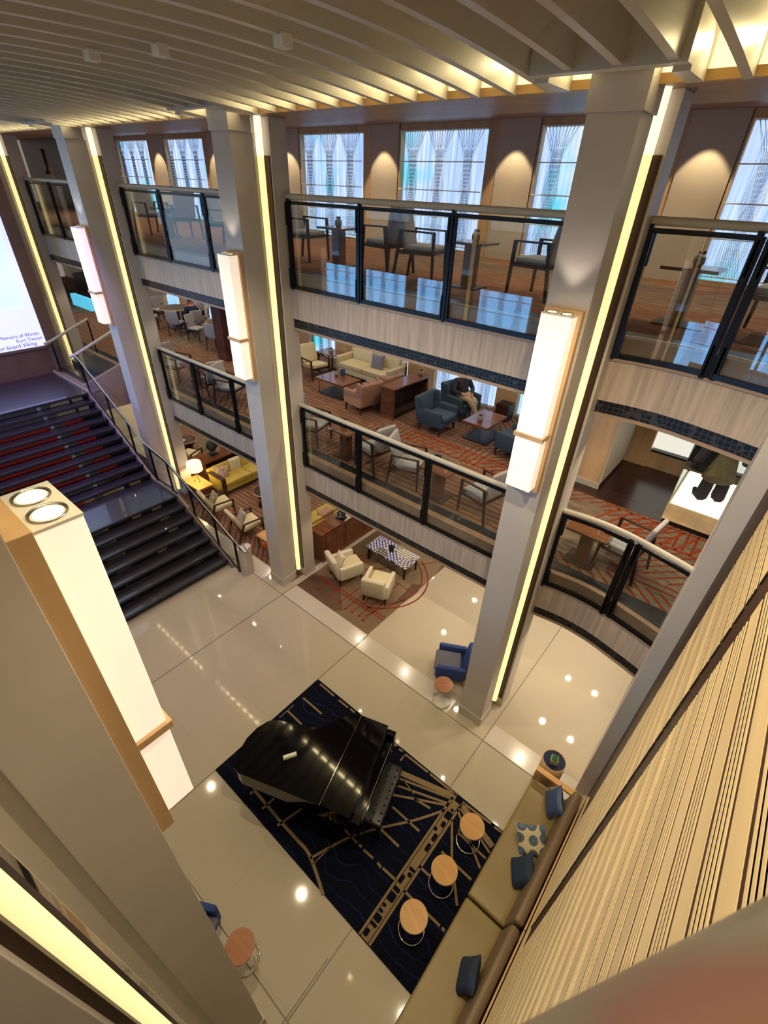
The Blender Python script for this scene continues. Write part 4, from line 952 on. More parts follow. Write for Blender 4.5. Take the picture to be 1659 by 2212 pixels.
# ------------------------------------------------------------------ middle deck lounge
def sofa(name, label, loc, deg, wd, main, cush, n_, legm=WALNUT, d=.80, box=False, backh=.78):
    t = thing(name, label, 'sofa', loc, math.radians(deg)); w_ = wd / 2
    MB().rbox(-w_ + .02, w_ - .02, -d / 2 + .02, d / 2, .14, .30, .03, 7).build('base', main, t)
    for i in range(n_):
        a = -w_ + .14 + i * (wd - .28) / n_; c = a + (wd - .28) / n_
        MB().rbox(a + .004, c - .004, -d / 2 + .20, d / 2 + .02, .29, .45, .04, 9, puff=.08).build('seat_cushion', cush, t)
        MB().at((0, -d / 2 + .19, .42), rx=math.radians(12)).rbox(a + .004, c - .004, -.07, .07, 0, backh - .42, .05, 8, puff=.2).build('back_cushion', cush, t)
    MB().rbox(-w_, w_, -d / 2, -d / 2 + .13, .14, backh - .08, .03, 7).build('backrest', main, t)
    for s in (-1, 1):
        a, c = sorted((s * w_, s * (w_ - .13)))
        MB().rbox(a, c, -d / 2, d / 2, .12, .60, .025, 7).build('armrest', main, t)
        if box: MB().box(a - .008, c + .008, -d / 2 - .01, d / 2 + .012, .60, .635).box(a - .008, c + .008, d / 2, d / 2 + .02, .02, .60).build('arm_trim', WALNUT, t, bevel=.004)
    for x in (-w_ + .08, w_ - .08):
        for y in (-d / 2 + .08, d / 2 - .08): MB().bar((x, y, .14), (x, y, 0), .05, .05, w2=.035).build('leg', legm, t)
    return t
sofa('sofa', 'long cream two-seat sofa against the window wall, middle deck', (-8.93, 10.25, D1), 0, 2.05, CREAMF, CREAMF, 2) if False else sofa('sofa', 'long cream two-seat sofa against the window wall, middle deck', (-8.93, 10.28, D1), 180, 2.05, CREAMF, CREAMF, 2)
pillow((-8.62, 10.22, D1 + .62), (78, 0, 4), LAV, 'lilac grey pillow on the cream sofa', .46, .14)
t = thing('coffee_table', 'square rosewood low table on steel legs before the cream sofa', 'coffee table', (-8.87, 8.87, D1))
MB().box(-.52, .52, -.36, .36, .385, .43).build('table_top', RWOOD, t, bevel=.004)
for s in (-1, 1): MB().tube([(s * .42, -.30, .39), (s * .42, -.30, .015), (s * .42, .30, .015), (s * .42, .30, .39)], .012, 8).build('leg', STEEL, t)
MB().box(-.44, .44, -.34, .34, .02, .035).build('shelf', BLACKS, t)
t = thing('coffee_table', 'glossy rosewood low table between the navy armchairs', 'coffee table', (-4.57, 9.27, D1))
MB().box(-.32, .32, -.46, .46, .41, .46).build('table_top', RWOOD, t, bevel=.004)
for s in (-1, 1): MB().tube([(-.24, s * .38, .41), (-.24, s * .38, .015), (.24, s * .38, .015), (.24, s * .38, .41)], .012, 8).build('leg', STEEL, t)
MB().box(-.30, .30, -.40, .40, .02, .04).build('shelf', BLACKS, t)
t = thing('console_table', 'tall rosewood console with a parquet end behind the rose armchairs', 'console', (-6.82, 9.2, D1))
MB().box(-.21, .21, -.74, .74, .76, .80).build('table_top', RWOOD, t, bevel=.003)
for s in (-1, 1): MB().box(-.19, .19, s * .70 - .035, s * .70 + .035, 0, .76).build('end_panel', RWOODV, t)
MB().box(-.18, .18, -.67, .67, .10, .13).build('shelf', WALNUT, t); MB().box(-.19, -.17, -.67, .67, .13, .76).build('back_panel', WALNUT, t)
def mk_easy(label, group):
    t = thing('lounge_chair', label, 'armchair', group=group)
    MB().at((0, 0, .34), rx=math.radians(7)).rbox(-.27, .27, -.26, .32, -.05, .07, .04, 8, puff=.1).build('seat_cushion', CREAMF, t)
    MB().at((0, -.24, .38), rx=math.radians(24)).rbox(-.27, .27, -.05, .06, 0, .52, .04, 8, puff=.1).build('back_cushion', CREAMF, t)
    for s in (-1, 1):
        MB().bar((s * .31, .30, .54), (s * .31, .33, 0), .04, .045, w2=.025).build('leg', WALNUT, t)
        MB().bar((s * .31, -.22, .54), (s * .31, -.42, 0), .04, .045, w2=.025).build('leg', WALNUT, t)
        MB().bar((s * .31, -.26, .55), (s * .31, .34, .55), .05, .025).build('armrest', WALNUT, t)
    MB().bar((-.31, .28, .30), (.31, .28, .30), .035, .045).bar((-.31, -.24, .28), (.31, -.24, .28), .035, .045).build('seat_frame', WALNUT, t)
    return t
easy = Kind(mk_easy)
easy((-10.35, 9.40, D1), F(-10), 'cream cushioned wood armchair by the window, facing the low table', 'cream easy chairs')
easy((-10.55, 8.45, D1), F(10), 'cream cushioned wood armchair behind the column, nearer the railing', 'cream easy chairs')
easy((-9.15 - .2, 5.72, .008), F(82), 'wood-framed lounge chair with grey back, right of the pair by the stairs', 'lounge chairs beside the stairs')
for c in bpy.data.objects[-1:]: pass
easy((-10.68, 5.74, .008), F(80), 'wood-framed lounge chair with grey back, left of the pair by the stairs', 'lounge chairs beside the stairs')
pillow((-9.40, 5.62, .60), (60, 0, -8), print_mat('zigzag_print', ((.6, .58, .5), (.01, .01, .012), (.01, .01, .012)), 30), 'black and white zigzag pillow on the right lounge chair', .36, .10)
pillow((-10.73, 5.64, .60), (60, 0, -10), print_mat('zigzag_print_dark', ((.5, .48, .4), (.01, .01, .012), (.01, .01, .012)), 26), 'black and white zigzag pillow on the left lounge chair', .36, .10)
t = thing('occasional_table', 'walnut side table by the bright window, middle deck', 'side table', (-10.32, 10.02, D1))
MB().box(-.36, .36, -.28, .28, .56, .60).build('table_top', RWOOD, t, bevel=.004)
for x in (-.3, .3):
    for y in (-.22, .22): MB().bar((x, y, .56), (x, y, 0), .04, .04).build('leg', WALNUT, t)
t = thing('waste_bin', 'square dark wood bin against the window wall', 'bin', (-4.72, 10.55, D1))
MB().box(-.17, .17, -.17, .17, 0, .42).build('body', WALNUT, t, bevel=.004); MB().box(-.13, .13, -.13, .13, .42, .425).build('opening', BLACKS, t)
# string screens in front of the upper windows
def mk_str(hh):
    def fn(label, group):
        t = thing('string_screen', label, 'curtain', group=group)
        b = MB()
        for c in (.40, 1.15, 1.90):
            for i in range(10):
                q = -1 + 2 * i / 9
                for s in (-1, 1):
                    pts = [(c + q * .34, hh), (c + q * .11 + s * .02, hh * .80), (c + q * .09 - s * .065, hh * .52), (c + q * .13 + s * .07, hh * .24), (c + q * .20 - s * .04, 0)]
                    for (xa, za), (xb, zb) in zip(pts, pts[1:]): b.bar((xa, .004 * s, za), (xb, .004 * s, zb), .0042, .0042)
        b.build('threads', THREAD, t)
        for z in (hh * .74, hh * .50, hh * .27, .02, hh - .01): MB().tube([(.0, 0, z), (2.30, 0, z)], .010, 6).build('cross_bar', SILVB, t)
        return t
    return Kind(fn)
su = mk_str(2.22); ml = mk_str(2.40); nl = mk_str(2.30)
ord_ = ['right edge window, behind the curved glass', 'window just left of the front column', 'centre window of the middle bay', 'window at the left of the middle bay', 'window hidden behind the column', 'right window of the left bay', 'left window of the left bay']
for k in range(7): su((wx(k), 10.90, D2 + .12), 0, 'dark string screen with hourglass bundles on the %s' % ord_[k], 'string screens on the windows')
for k in range(6): nl((-4.2 - 3.0 * k, -6.48, 3.42), 0, 'dark string screen on a near-side window, seen mirrored in the balcony glass', 'string screens on the near windows')
for (a, c), lb in (((-12.18, 0), 'string screen behind the cream sofa end, middle deck'), ((-7.13, 0), 'string screen behind the seated person, middle deck'), ((-4.59, 0), 'string screen right of the waste bin, middle deck')):
    ml((a, 10.86, D1 + .05), 0, lb, 'string screens on the windows').scale = (.84 if a > -8 else .5, 1, 1)
# gallery display case with garments
t = thing('display_case', 'glass display case with dark fur garments on a lit plinth', 'display case', (-.48, 8.42, D1))
MB().box(.02, 1.5, .04, 1.4, 0, .10).build('toe_kick', BLACKS, t); MB().box(0, 1.5, 0, 1.5, .10, .42).build('plinth', OAKH, t, bevel=.004)
MB().box(.03, 1.5, .03, 1.5, .42, .44).build('lit_top', mat('lit_panel', (.8, .8, .8), .4, emit=(1, .97, .85), es=1.0), t)
MB().box(0, .01, 0, 1.5, .42, 2.4).box(0, 1.5, 0, .01, .42, 2.4).build('glass_pane', GLASS, t)
FUR = mat('dark_fur', (.012, .010, .012), .95, var=.6, vscale=25, bump=.8, bscale=60); HIDE = mat('tan_hide', (.16, .12, .06), .85, var=.3, vscale=10, bump=.5, bscale=30)
mn = thing('mannequin', 'mannequin in a tan hide coat and dark fur boots inside the display case', 'mannequin', (.02, 8.98, D1 + .44), math.radians(30))
b = MB().lathe([(.0, 1.5), (.07, 1.48), (.16, 1.40), (.19, 1.2), (.17, .95), (.26, .62), (.33, .42), (.30, .40), (0, .5)], n=22); b.v = [(x * .78, y * .62, z) for x, y, z in b.v]; b.build('coat', HIDE, mn)
for s in (-1, 1):
    MB().tube([(s * .18, 0, 1.36), (s * .34, .02, 1.0), (s * .38, .10, .68)], [.075, .085, .07], 12).build('sleeve', FUR, mn)
    MB().tube([(s * .12, 0, .45), (s * .13, .0, .22), (s * .14, .0, .05)], [.09, .10, .10], 12).tube([(s * .14, -.05, .05), (s * .16, .14, .05), (s * .17, .22, .09)], [.07, .065, .03], 12).build('boot', FUR, mn)
for dx, lb in ((-.30, 'dark fur cloak hanging left of the mannequin'), (.62, 'dark fur cloak hanging at the right edge of the case')):
    b = MB().lathe([(.0, 1.62), (.05, 1.60), (.15, 1.45), (.20, .9), (.26, .40), (.22, .38), (0, .5)], n=16); o = b.build('fur_cloak', FUR); o.location = (.02 + dx, 9.42, D1 + .40); tag(o, lb, 'cloak')
for z in (3.55, 3.62):
    pass
sw = MB()
for i in (0, 1): sw.box(-2.86 + i * .0, -2.72, 8.785, 8.80, D1 + .42 + i * .16, D1 + .50 + i * .16)
tag(sw.build('wall_socket', STEEL), 'pair of steel wall sockets on the oak partition', 'socket')

# card room beyond the left bay
def mk_ct(label, group):
    t = thing('card_table', label, 'table', group=group)
    MB().cyl((0, 0, .70), .56, .03, 40).build('table_top', mat('card_baize', (.10, .08, .055), .8), t)
    MB().tube([(.565 * math.cos(a), .565 * math.sin(a), .715) for a in [2 * PI * k / 40 for k in range(40)]], .02, 8, closed=True).build('table_edge', OAK, t)
    MB().cyl((0, 0, .04), .10, .66, 20).cyl((0, 0, 0), .32, .04, 28).build('pedestal', WALNUT, t); return t
ctb = Kind(mk_ct); gc = 'round card tables'
ctb((-18.0, 9.5, D1), 0, 'round card table with people playing, beyond the left bay', gc)
ctb((-15.05, 9.55, D1), 0, 'round card table with a red box on it', gc)
ctb((-20.8, 10.1, D1), 0, 'round card table farthest left', gc)
def mk_dc(label, group):
    t = thing('dining_chair', label, 'chair', group=group)
    MB().rbox(-.22, .22, -.20, .24, .40, .47, .03, 7).build('seat', GREYF, t)
    MB().at((0, -.20, .46), rx=math.radians(9)).rbox(-.22, .22, -.02, .03, 0, .42, .02, 7).build('backrest', GREYF, t)
    for s in (-1, 1):
        MB().bar((s * .20, .21, .41), (s * .21, .22, 0), .035, .035, w2=.022).build('leg', WALNUT, t); MB().bar((s * .20, -.19, .62), (s * .21, -.27, 0), .035, .035, w2=.022).build('leg', WALNUT, t)
    return t
dc = Kind(mk_dc); gd = 'grey chairs at the card tables'
for x, y, a, lb in ((-17.1, 8.95, 125, 'grey chair with its back to the atrium at the players\' table'), (-18.55, 8.75, 60, 'grey chair at left of the players\' table, by the column'), (-19.4, 9.6, 0, 'grey chair across the players\' table on the left'),
                    (-15.95, 9.05, 20, 'pale grey chair left of the red-box table'), (-14.6, 8.9, 110, 'grey chair with its back to the atrium at the red-box table'), (-21.0, 9.2, 80, 'grey chair at the farthest card table')):
    dc((x, y, D1), F(a), lb, gd)
tag(MB().at((-15.05, 9.5, D1 + .73)).box(-.18, .18, -.12, .12, 0, .07).build('game_box', RED, bevel=.005), 'red game box on the round card table', 'box')
struct(MB().box(-13.72, -13.25, 8.35, 9.1, D1, 5.88).build('wall_pier', mat('dark_cherry', (.09, .025, .02), .4, var=.2, vscale=4)))

# upper left end: dark wall with sconce
struct(MB().box(-31.8, -24.3, 10.7, 10.9, D2, 9.3).build('wall_end_panel', DKWALL))
t = thing('wall_sconce', 'black hook-shaped sconce in a warm spotlight on dark wood', 'wall light', (-29.4, 10.66, 8.0))
MB().bar((0, 0, 0), (0, 0, .85), .10, .05, up=(0, 1, 0)).bar((-.4, 0, .85), (.05, 0, .85), .08, .05).bar((-.25, 0, 0), (.05, 0, 0), .2, .12).build('bracket', BLACKS, t)
lamp('SPOT', (-29.3, 9.9, 9.1), 60, (1, .75, .25), rot=(math.radians(25), 0, 0), size=.04, spot=40)
# media bar with cyan screens beyond the far-left bay
t = thing('media_console', 'dark console under a cyan glowing wall screen, far left bay', 'console', (-25.6, 10.2, D1))
MB().box(-2.2, 2.2, -.4, .4, 0, .75).build('body', BLACKS, t, bevel=.01)
MB().box(-2.0, 2.0, .55, .6, .9, 1.9).build('screen', mat('cyan_screen', (.1, .4, .5), .5, emit=(.05, .55, .85), es=1.1), t)
t = thing('floor_screen', 'low cyan lit panel on the lounge floor, far left bay', 'light panel', (-23.6, 8.4, D1))
MB().box(-.9, .9, -.1, .1, 0, .45).build('panel', mat('cyan_panel', (.1, .4, .5), .5, emit=(.08, .45, .65), es=.9), t)

# ------------------------------------------------------------------ ground floor lounge behind columns
t = thing('coffee_table', 'low table with a blue and white mosaic top', 'coffee table', (-5.57, 7.38, .010))
MB().box(-.66, .66, -.31, .31, .385, .42).build('table_top', MOSAIC, t, bevel=.004)
for x in (-.58, .58):
    for y in (-.24, .24): MB().bar((x, y, .385), (x, y, 0), .04, .04).build('leg', BLACKS, t)
t = thing('sideboard', 'long rosewood sideboard with drawers behind the ivory armchairs', 'cabinet', (-7.12, 7.35, 0))
MB().box(-.22, .20, -1.12, 1.12, 0, .87).build('body', RWOODV, t, bevel=.004)
MB().box(-.23, .22, -1.14, 1.14, .87, .90).build('top', RWOOD, t)
for y0 in (-.98, -.28, .42):
    f = MB().box(.20, .22, y0, y0 + .64, .10, .80).build('door', RWOOD, t, bevel=.003)
    b = MB()
    for i in range(4): b.box(.22, .226, y0 + .08, y0 + .56, .46 + i * .075, .472 + i * .075)
    b.build('handle_slot', STEEL, f)
t = thing('stone_sculpture', 'dark scrolled sculpture on the long sideboard', 'sculpture', (-7.08, 7.08, .905), .3)
MB().box(-.12, .12, -.09, .09, 0, .05).build('base', BLACKS, t, bevel=.004)
MB().tube([(-.06, 0, .05), (-.09, 0, .14), (-.03, 0, .20), (.06, 0, .17), (.05, 0, .10), (.0, 0, .10), (.0, 0, .14)], .025, 10).tube([(.08, 0, .05), (.11, 0, .15), (.09, 0, .24)], .02, 10).build('scroll', BLACKS, t)
sofa('sofa', 'mustard sofa with its back to the long sideboard', (-7.95, 7.35, .008), F(180), 2.1, YELLF, YELLF, 2, box=True)
b = MB().at((-7.72, 7.12, .45)).rbox(-.14, .14, -.20, .20, .0, .37, .05, 8); tag(b.build('throw_blanket', PINKF), 'beige throw draped over the mustard sofa back', 'blanket')
sofa('sofa', 'mustard leather sofa with dark wood arm frame beside the lamp', (-11.72, 7.38, .008), F(0), 2.15, YELLF, YELLF, 2, box=True)
b = MB().at((-11.93, 7.20, .42)).rbox(-.09, .09, -.19, .19, .0, .40, .05, 8); tag(b.build('throw_blanket', IVORYF), 'cream throw draped over the mustard sofa by the lamp', 'blanket')
pillow((-11.72, 6.62, .62), (80, 0, 75), mat('floral_print', (.6, .52, .42), .8, col2=(.35, .18, .14), vscale=14), 'cream floral pillow on the mustard sofa by the lamp', .42, .13)
t = thing('writing_desk', 'reddish leather-topped desk behind the mustard sofa', 'desk', (-12.7, 7.2, .008))
MB().box(-.34, .34, -.86, .86, .70, .75).build('desk_top', RWOOD, t, bevel=.004)
for y in (-.76, .76): MB().box(-.30, .30, y - .05, y + .05, 0, .70).build('side_panel', RWOODV, t)
MB().box(-.30, -.27, -.70, .70, .2, .70).build('back_panel', WALNUT, t)
t = thing('desk_sculpture', 'dark round metal sculpture on a square foot on the desk', 'sculpture', (-12.72, 6.98, .76))
MB().box(-.13, .13, -.13, .13, 0, .035).build('base', BLACKS, t, bevel=.003); MB().cyl((0, 0, .035), .012, .1, 8).build('stem', BLACKS, t)
MB().lathe([(0, .12), (.10, .14), (.17, .24), (.18, .32), (.13, .42), (0, .46)], n=14).build('globe', mat('dark_mesh', (.03, .035, .035), .5, .5, bump=.8, bscale=40), t)
t = thing('end_table', 'square oak end table holding the lit lamp', 'side table', (-11.93, 5.88, .008))
MB().box(-.42, .42, -.25, .25, .45, .50).build('table_top', TOPW, t, bevel=.004); MB().box(-.38, .38, -.21, .21, .0, .45).build('body', RWOODV, t)
t = thing('table_lamp', 'lit drum-shade table lamp on the oak end table', 'lamp', (-11.97, 5.90, .508))
for k in range(3):
    a = k * 2.094; MB().tube([(.10 * math.cos(a), .10 * math.sin(a), 0), (.02 * math.cos(a + .8), .02 * math.sin(a + .8), .22), (.06 * math.cos(a), .06 * math.sin(a), .42)], .007, 8).build('leg', CHROME, t)
MB().tube([(.08 * math.cos(a), .08 * math.sin(a), .012) for a in [2 * PI * k / 20 for k in range(20)]], .008, 6, closed=True).build('base', CHROME, t)
MB().lathe([(.225, .40), (.205, .66), (.20, .66), (.22, .40)], n=36).build('lamp_shade', LAMPSH, t)
MB().lathe([(0, .64), (.20, .64)], n=36).build('diffuser', LAMPSH, t)
lamp('POINT', (-11.97, 5.90, 1.02), 14, (1, .78, .42), size=.05, name='table_lamp_light')
def mk_rt(label, group):
    t = thing('round_table', label, 'table', group=group)
    MB().cyl((0, 0, .47), .33, .03, 36).build('table_top', WALNUT, t); MB().tube([(.335 * math.cos(a), .335 * math.sin(a), .485) for a in [2 * PI * k / 36 for k in range(36)]], .012, 6, closed=True).build('table_edge', OAK, t)
    MB().lathe([(.30, .47), (.16, .2), (.24, 0)], n=24).build('pedestal', WALNUT, t); return t
rt = Kind(mk_rt)
rt((-10.12, 6.95, .008), 0, 'round walnut table behind the column, stair lounge', 'round walnut tables'); rt((-14.75, 7.2, .008), 0, 'round walnut table with white cups at the far end', 'round walnut tables')
for dx, dy, lb in ((.06, -.12, 'white cup nearer the edge of the far round table'), (-.06, -.16, 'white cup nearer the middle of the far round table')):
    o = MB().lathe([(0, 0), (.04, 0), (.05, .04), (.046, .04), (.03, .01), (0, .01)], n=16).build('cup', WHITEP); o.location = (-14.75 + dx, 7.2 + dy, .508); tag(o, lb, 'cup', 'white cups')
easy((-13.9, 6.75, .008), F(110), 'cream easy chair near the far round table', 'cream easy chairs')
t = thing('lounge_table', 'small wooden table with an orange inset beside the column base', 'side table', (-8.35, 5.72, .008))
MB().box(-.30, .30, -.22, .22, .39, .43).build('table_top', TOPW, t, bevel=.004); MB().box(-.24, .24, -.16, .16, .05, .12).build('inset_box', ORANGE, t)
for x in (-.27, .27):
    for y in (-.19, .19): MB().bar((x, y, .39), (x, y, 0), .035, .035).build('leg', RWOODV, t)

# ------------------------------------------------------------------ olive banquette along the slatted wall
def banq(y0, y1, label, end):
    t = thing('banquette', label, 'sofa', (0, 0, 0), group='olive banquette units')
    MB().box(-.33, .36, y0 + .01, y1 - .01, .04, .28).build('base', WALNUT, t)
    MB().rbox(-.39, .16, y0 + .006, y1 - .006, .27, .43, .04, 12).build('seat_cushion', OLIVE, t)
    MB().at((.12, 0, .42), ry=math.radians(9)).rbox(.0, .13, y0 + .008, y1 - .008, 0, .44, .05, 10).build('backrest', OLIVED, t)
    MB().box(.325, .345, y0, y1, .1, .86).build('back_rail', OAK, t, bevel=.003)
    if end:
        MB().box(-.40, .22, y1 + .01, y1 + .10, .58, .62).box(-.40, -.34, y1 + .01, y1 + .10, 0, .58).box(.16, .22, y1 + .01, y1 + .10, 0, .58).build('arm_frame', TOPW, t, bevel=.004)
banq(2.575, 4.56, 'olive leather banquette unit with three pillows, beside the round navy table', True)
banq(.55, 2.565, 'olive leather banquette unit with one navy pillow, middle of the row', False)
banq(-1.5, .54, 'olive leather banquette unit nearest the viewer below the rail', False)
struct(MB().box(.36, .40, -1.5, 4.6, .0, .80).build('trim_91', OAKH))
pillow((.02, 4.30, .62), (70, 8, -62), PILS, 'satin blue pillow standing at the banquette end', .40, .13)
pillow((-.02, 3.66, .53), (28, -12, 30), CIRC, 'square pillow printed with blue circles on the banquette', .40, .13)
pillow((.05, 3.23, .56), (52, 0, -60), PILB, 'navy pillow next to the circle-print pillow', .38, .15)
pillow((.03, 1.88, .57), (66, 0, -72), PILB, 'navy pillow alone on the middle banquette unit', .38, .14)
t = thing('drum_table', 'round wooden drum table with a navy top at the banquette end', 'side table', (-.24, 4.98, 0))
MB().lathe([(0, .47), (.175, .47), (.175, .50), (.185, .50), (.185, .0), (0, 0)], n=36).build('drum', OAK, t)
MB().cyl((0, 0, .475), .172, .012, 36).build('table_top', mat('navy_leather_top', (.006, .014, .05), .65, spec=.25), t)
t = thing('potted_plant', 'square pot of green moss with a twig on the navy drum table', 'plant', (-.24, 4.95, .488), .35)
MB().box(-.055, .055, -.055, .055, 0, .11).build('pot', mat('pale_wood_pot', (.45, .38, .27), .6, var=.2, vscale=20), t, bevel=.003)
MB().rbox(-.048, .048, -.048, .048, .09, .13, .018, 7).build('moss', GREEN, t)
MB().tube([(0, 0, .12), (.02, .02, .19), (.01, .04, .25)], .004, 6).tube([(.02, .02, .19), (.06, .01, .22), (.09, .03, .22)], .003, 6).tube([(.015, .03, .22), (-.03, .03, .25)], .003, 6).tube([(.06, .01, .22), (.07, -.02, .24)], .002, 6).build('twig', TWIG, t)

# small ceiling fittings
def proj(x, lb):
    t = thing('projector', lb, 'projector', (x - .22, 4.84, 8.90), group='white projectors under the ceiling')
    MB().rbox(-.24, .24, -.13, .13, -.05, .09, .03, 7).build('body', WHITEP, t)
    MB().at((.245, 0, .02)).box(-.01, .004, -.09, .09, -.045, .05).build('vent_grille', BLACKS, t); MB().at((-.15, -.13, .02), rx=PI / 2).cyl((0, 0, 0), .035, .02, 20).build('lens', BLACKS, t)
    MB().cyl((0, 0, .08), .03, .14, 12).build('mount', WHITEP, t)
for k, lb in ((0, 'white projector on top of the front column'), (1, 'white projector on the column left of the middle bay'), (2, 'white projector on the column behind the stairs')): proj(COLX[k], lb)
def mk_det(label, group):
    t = thing('ceiling_sensor', label, 'sensor', group=group); MB().box(-.05, .05, -.05, .05, -.03, .05).build('body', WHITEP, t, bevel=.006); return t
det = Kind(mk_det)
for x, y, lb in ((-3.5, 3.1, 'small white box sensor on the ribs, nearest the front column'), (-4.6, 2.8, 'small white box sensor on the ribs, second'), (-5.6, 2.6, 'small white box sensor on the ribs, third from the right')): det((-4.33 + .376 * round((x + 4.33) / .376), y, 8.86), 0, lb, 'white box sensors on the ceiling ribs')
# smoke detectors under the upper balcony ceiling
for x in (-.6, -9.2):
    o = MB().lathe([(0, -.03), (.04, -.03), (.05, 0)], n=18).build('smoke_detector', WHITEP); o.location = (x, 6.2, 8.80); tag(o, 'small round smoke detector on the balcony ceiling, %s' % ('right bay' if x > -5 else 'left bay'), 'detector')
# near ground-floor desk seen between the foreground column and its pilaster
t = thing('reception_desk', 'brown wooden desk on the near side glimpsed past the light channel', 'desk', (-3.9, -1.25, 0))
MB().box(-.6, .42, -.5, .42, 0, 1.0).build('body', OAK, t, bevel=.01); MB().box(-.62, .44, -.52, .44, 1.0, 1.03).build('desk_top', OAKH, t); MB().box(.42, .425, .05, .2, .6, .75).build('socket_plate', BLACKS, t)

# ------------------------------------------------------------------ people
def ball(b, c, rx, ry, rz, n=16, m=0):
    V = []; Fc = []; K = 12
    for i in range(K + 1):
        for k in range(n):
            a = PI * i / K; q = 2 * PI * k / n; V.append((c[0] + rx * math.sin(a) * math.cos(q), c[1] + ry * math.sin(a) * math.sin(q), c[2] + rz * math.cos(a)))
    for i in range(K):
        for k in range(n): Fc.append((i * n + k, (i + 1) * n + k, (i + 1) * n + (k + 1) % n, i * n + (k + 1) % n))
    return b.add(V, Fc, m, True)
def skin(name, P, E, R, mt_, parent, root=0):
    me = bpy.data.meshes.new(name); me.from_pydata(P, E, []); me.materials.append(mt_)
    o = bpy.data.objects.new(name, me); COL.objects.link(o); o.parent = parent
    me.attributes.new  # noqa
    bm_ = __import__('bmesh').new(); bm_.from_mesh(me); ly = bm_.verts.layers.skin.verify(); bm_.verts.ensure_lookup_table()
    for i, v in enumerate(bm_.verts): v[ly].radius = (R[i], R[i]); v[ly].use_root = (i == root)
    bm_.to_mesh(me); bm_.free()
    s = o.modifiers.new('skin', 'SKIN'); s.use_smooth_shade = True; u = o.modifiers.new('sub', 'SUBSURF'); u.levels = 2; u.render_levels = 2
    return o
def person(loc, deg, label, shirt, trou, knees, feet, hands, lean=.1, hair=HAIR):
    t = thing('person', label, 'person', loc, math.radians(deg))
    # body: one continuous surface from head to hands and feet, z=0 is the seat top
    sh = .46
    P = [(0, 0, .08), (0, -.01 - lean * .3, .25), (0, -lean * .9, .44), (0, -lean, .53), (0, -lean + .02, .60)]
    R = [.13, .115, .12, .055, .05]; E = [(0, 1), (1, 2), (2, 3), (3, 4)]
    for s, kn, ft in ((-1, knees[0], feet[0]), (1, knees[1], feet[1])):
        n_ = len(P); P += [(s * .09, .02, .07), kn, ft, (ft[0], ft[1] + .13, ft[2] - .035)]; R += [.085, .058, .04, .03]; E += [(0, n_), (n_, n_ + 1), (n_ + 1, n_ + 2), (n_ + 2, n_ + 3)]
    arms = []
    for s, hd in ((-1, hands[0]), (1, hands[1])):
        n_ = len(P); el = (s * .27, .02 - lean * .3, .22); P += [(s * .17, -lean, .45), el, hd]; R += [.055, .042, .028]; E += [(2, n_), (n_, n_ + 1), (n_ + 1, n_ + 2)]; arms.append((el, hd, s))
    body = skin('body', P, E, R, SKIN, t)
    skin('shirt', [P[0], P[1], P[2], (0, -lean, .50)] + [p for s in (0, 1) for p in (P[13 + 3 * s], P[14 + 3 * s], tuple(P[14 + 3 * s][i] * .25 + P[15 + 3 * s][i] * .75 for i in range(3)))], [(0, 1), (1, 2), (2, 3), (2, 4), (4, 5), (5, 6), (2, 7), (7, 8), (8, 9)], [.145, .14, .145, .07, .075, .058, .042, .075, .058, .042], shirt, t)
    skin('trousers', [(0, 0, .08)] + [p for s in (0, 1) for p in (P[5 + 4 * s], P[6 + 4 * s], tuple(P[6 + 4 * s][i] * .08 + P[7 + 4 * s][i] * .92 for i in range(3)))], [(0, 1), (1, 2), (2, 3), (0, 4), (4, 5), (5, 6)], [.14, .10, .075, .055, .10, .075, .055], trou, t)
    for s in (0, 1):
        f = P[7 + 4 * s]; MB().at((f[0], f[1], f[2])).rbox(-.045, .045, -.06, .20, -.075, .0, .035, 8).build('shoe', BLACKS, t)
    h = MB(); hc = (0, -lean + .04, .70)
    ball(h, hc, .075, .092, .115); ball(h, (0, hc[1] + .092, hc[2] - .01), .013, .018, .022)
    for s in (-1, 1): ball(h, (s * .077, hc[1] - .005, hc[2]), .010, .02, .03)
    h.box(-.024, .024, hc[1] + .078, hc[1] + .089, hc[2] - .052, hc[2] - .046)
    hd_ = h.build('head', SKIN, t); e = MB()
    for s in (-1, 1): ball(e, (s * .03, hc[1] + .080, hc[2] + .012), .010, .008, .008)
    e.build('eyes', BLACKS, hd_)
    hr = MB(); ball(hr, (0, hc[1] - .018, hc[2] + .028), .082, .092, .10); hr.build('hair', hair, t)
    for el, hd, s in arms:
        b = MB(); d = (Vector(hd) - Vector(el)).normalized(); sd = d.cross(Vector((0, 0, 1))).normalized(); dn = Vector((0, 0, -1))
        c = Vector(hd) + d * .04; b.tube([Vector(hd), c, c + d * .045], [.026, .036, .034], 12)
        for i, ln in enumerate((.062, .072, .068, .052)):
            o_ = c + d * .04 + sd * (.027 - i * .018); b.tube([o_, o_ + d * ln * .5 + dn * .006, o_ + d * ln * .8 + dn * .03], [.009, .0085, .007], 8)
        o_ = c - sd * s * .03 - d * .02; b.tube([o_, o_ - sd * s * .022 + d * .03, o_ - sd * s * .022 + d * .06 + dn * .01], [.011, .010, .008], 8)
        b.build('hand', SKIN, t)
    return t
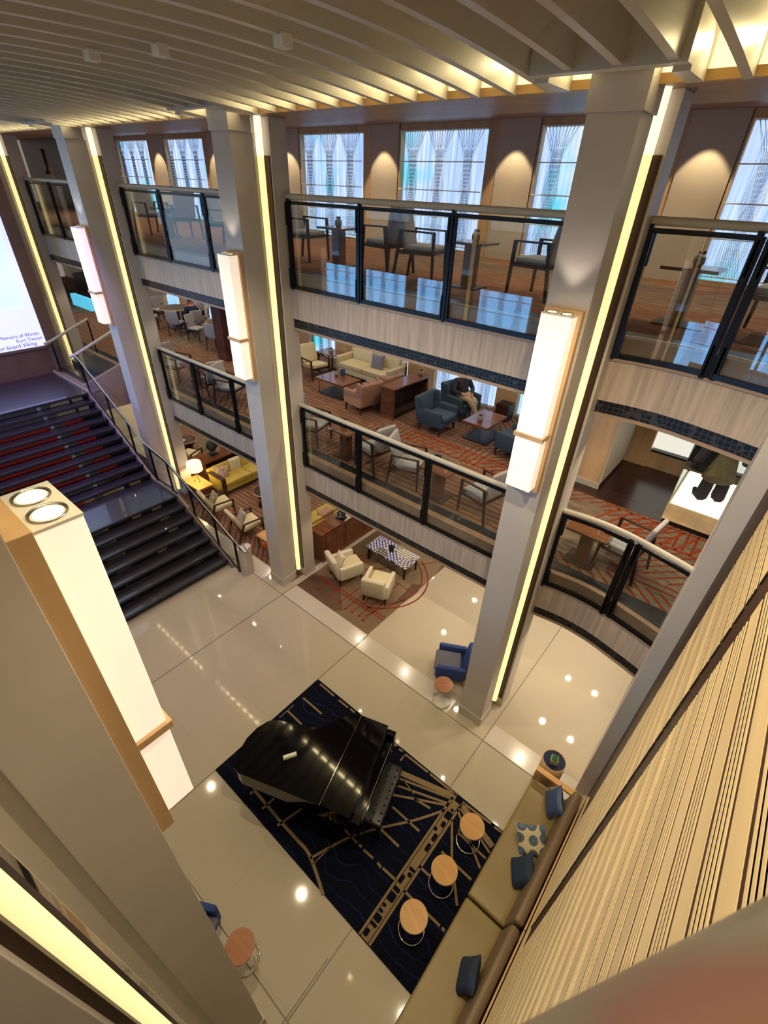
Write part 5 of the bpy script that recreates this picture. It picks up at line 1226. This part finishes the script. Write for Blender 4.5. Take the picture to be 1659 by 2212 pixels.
person((-5.62, 9.98, D1 + .44), F(-28), 'person in dark patterned shirt and khaki trousers, legs crossed, in navy armchair', SHIRT, TROU,
       [(-.08, .45, .10), (.10, .44, .16)], [(-.05, .46, -.36), (-.10, .62, -.22)], [(-.06, .30, .16), (.12, .28, .20)], lean=.12)
person((-17.35, 10.15, D1 + .46), F(-120), 'person in floral shirt leaning over the players\' card table', SHIRTL, DENIM,
       [(-.12, .42, .06), (.12, .42, .06)], [(-.12, .46, -.38), (.12, .46, -.38)], [(-.15, .42, .30), (.15, .42, .30)], lean=-.16, hair=mat('blond_hair', (.35, .24, .10), .8))
person((-16.75, 9.45, D1 + .46), F(170), 'person in navy top seated at right of the players\' table', DENIM, DENIM,
       [(-.12, .42, .06), (.12, .42, .06)], [(-.12, .46, -.38), (.12, .46, -.38)], [(-.15, .40, .28), (.15, .40, .28)], lean=-.05, hair=mat('dark_hair', (.03, .02, .015), .8))
person((-18.15, 10.35, D1 + .46), F(-85), 'person in a yellow-tan top across the players\' table', TROU, DENIM,
       [(-.12, .42, .06), (.12, .42, .06)], [(-.12, .46, -.38), (.12, .46, -.38)], [(-.15, .40, .28), (.15, .40, .28)], lean=-.05)
for x, y, a, lb in ((-17.35, 10.2, -120, 'grey chair under the person in a floral shirt'), (-16.7, 9.45, 170, 'grey chair under the person in navy'), (-18.15, 10.4, -85, 'grey chair under the person in tan')): dc((x, y, D1), F(a), lb, gd)

# viewer's own rail and fingertip
t = thing('near_handrail', 'pale handrail crossing the lower right corner close to the viewer', 'railing', (0, 0, 0))
dr = Vector((.525, .851, 0)); nr = Vector((.851, -.525, 0)); p0 = Vector((.06, .14, 7.75)) + nr * .05
MB().tube([p0 - dr * .8, p0 + dr * .9], .045, 24).build('handrail', HANDR, t)
CW = cam.matrix_world
def cp(px, py, d): return CW @ Vector(((px - 829.5) / 1017.35 * d, -(py - 1106) / 1017.35 * d, -d))
b = MB(); b.tube([cp(2080, 2620, .0150), cp(1870, 2540, .0150), cp(1720, 2480, .0150), cp(1540, 2425, .0147), cp(1380, 2380, .0142), cp(1290, 2350, .0140)], [.0056, .0052, .0048, .0038, .0024, .0008], 20)
fg = b.build('fingertip', SKINF); tag(fg, 'blurred pink fingertip at the lower right corner of the view', 'finger')
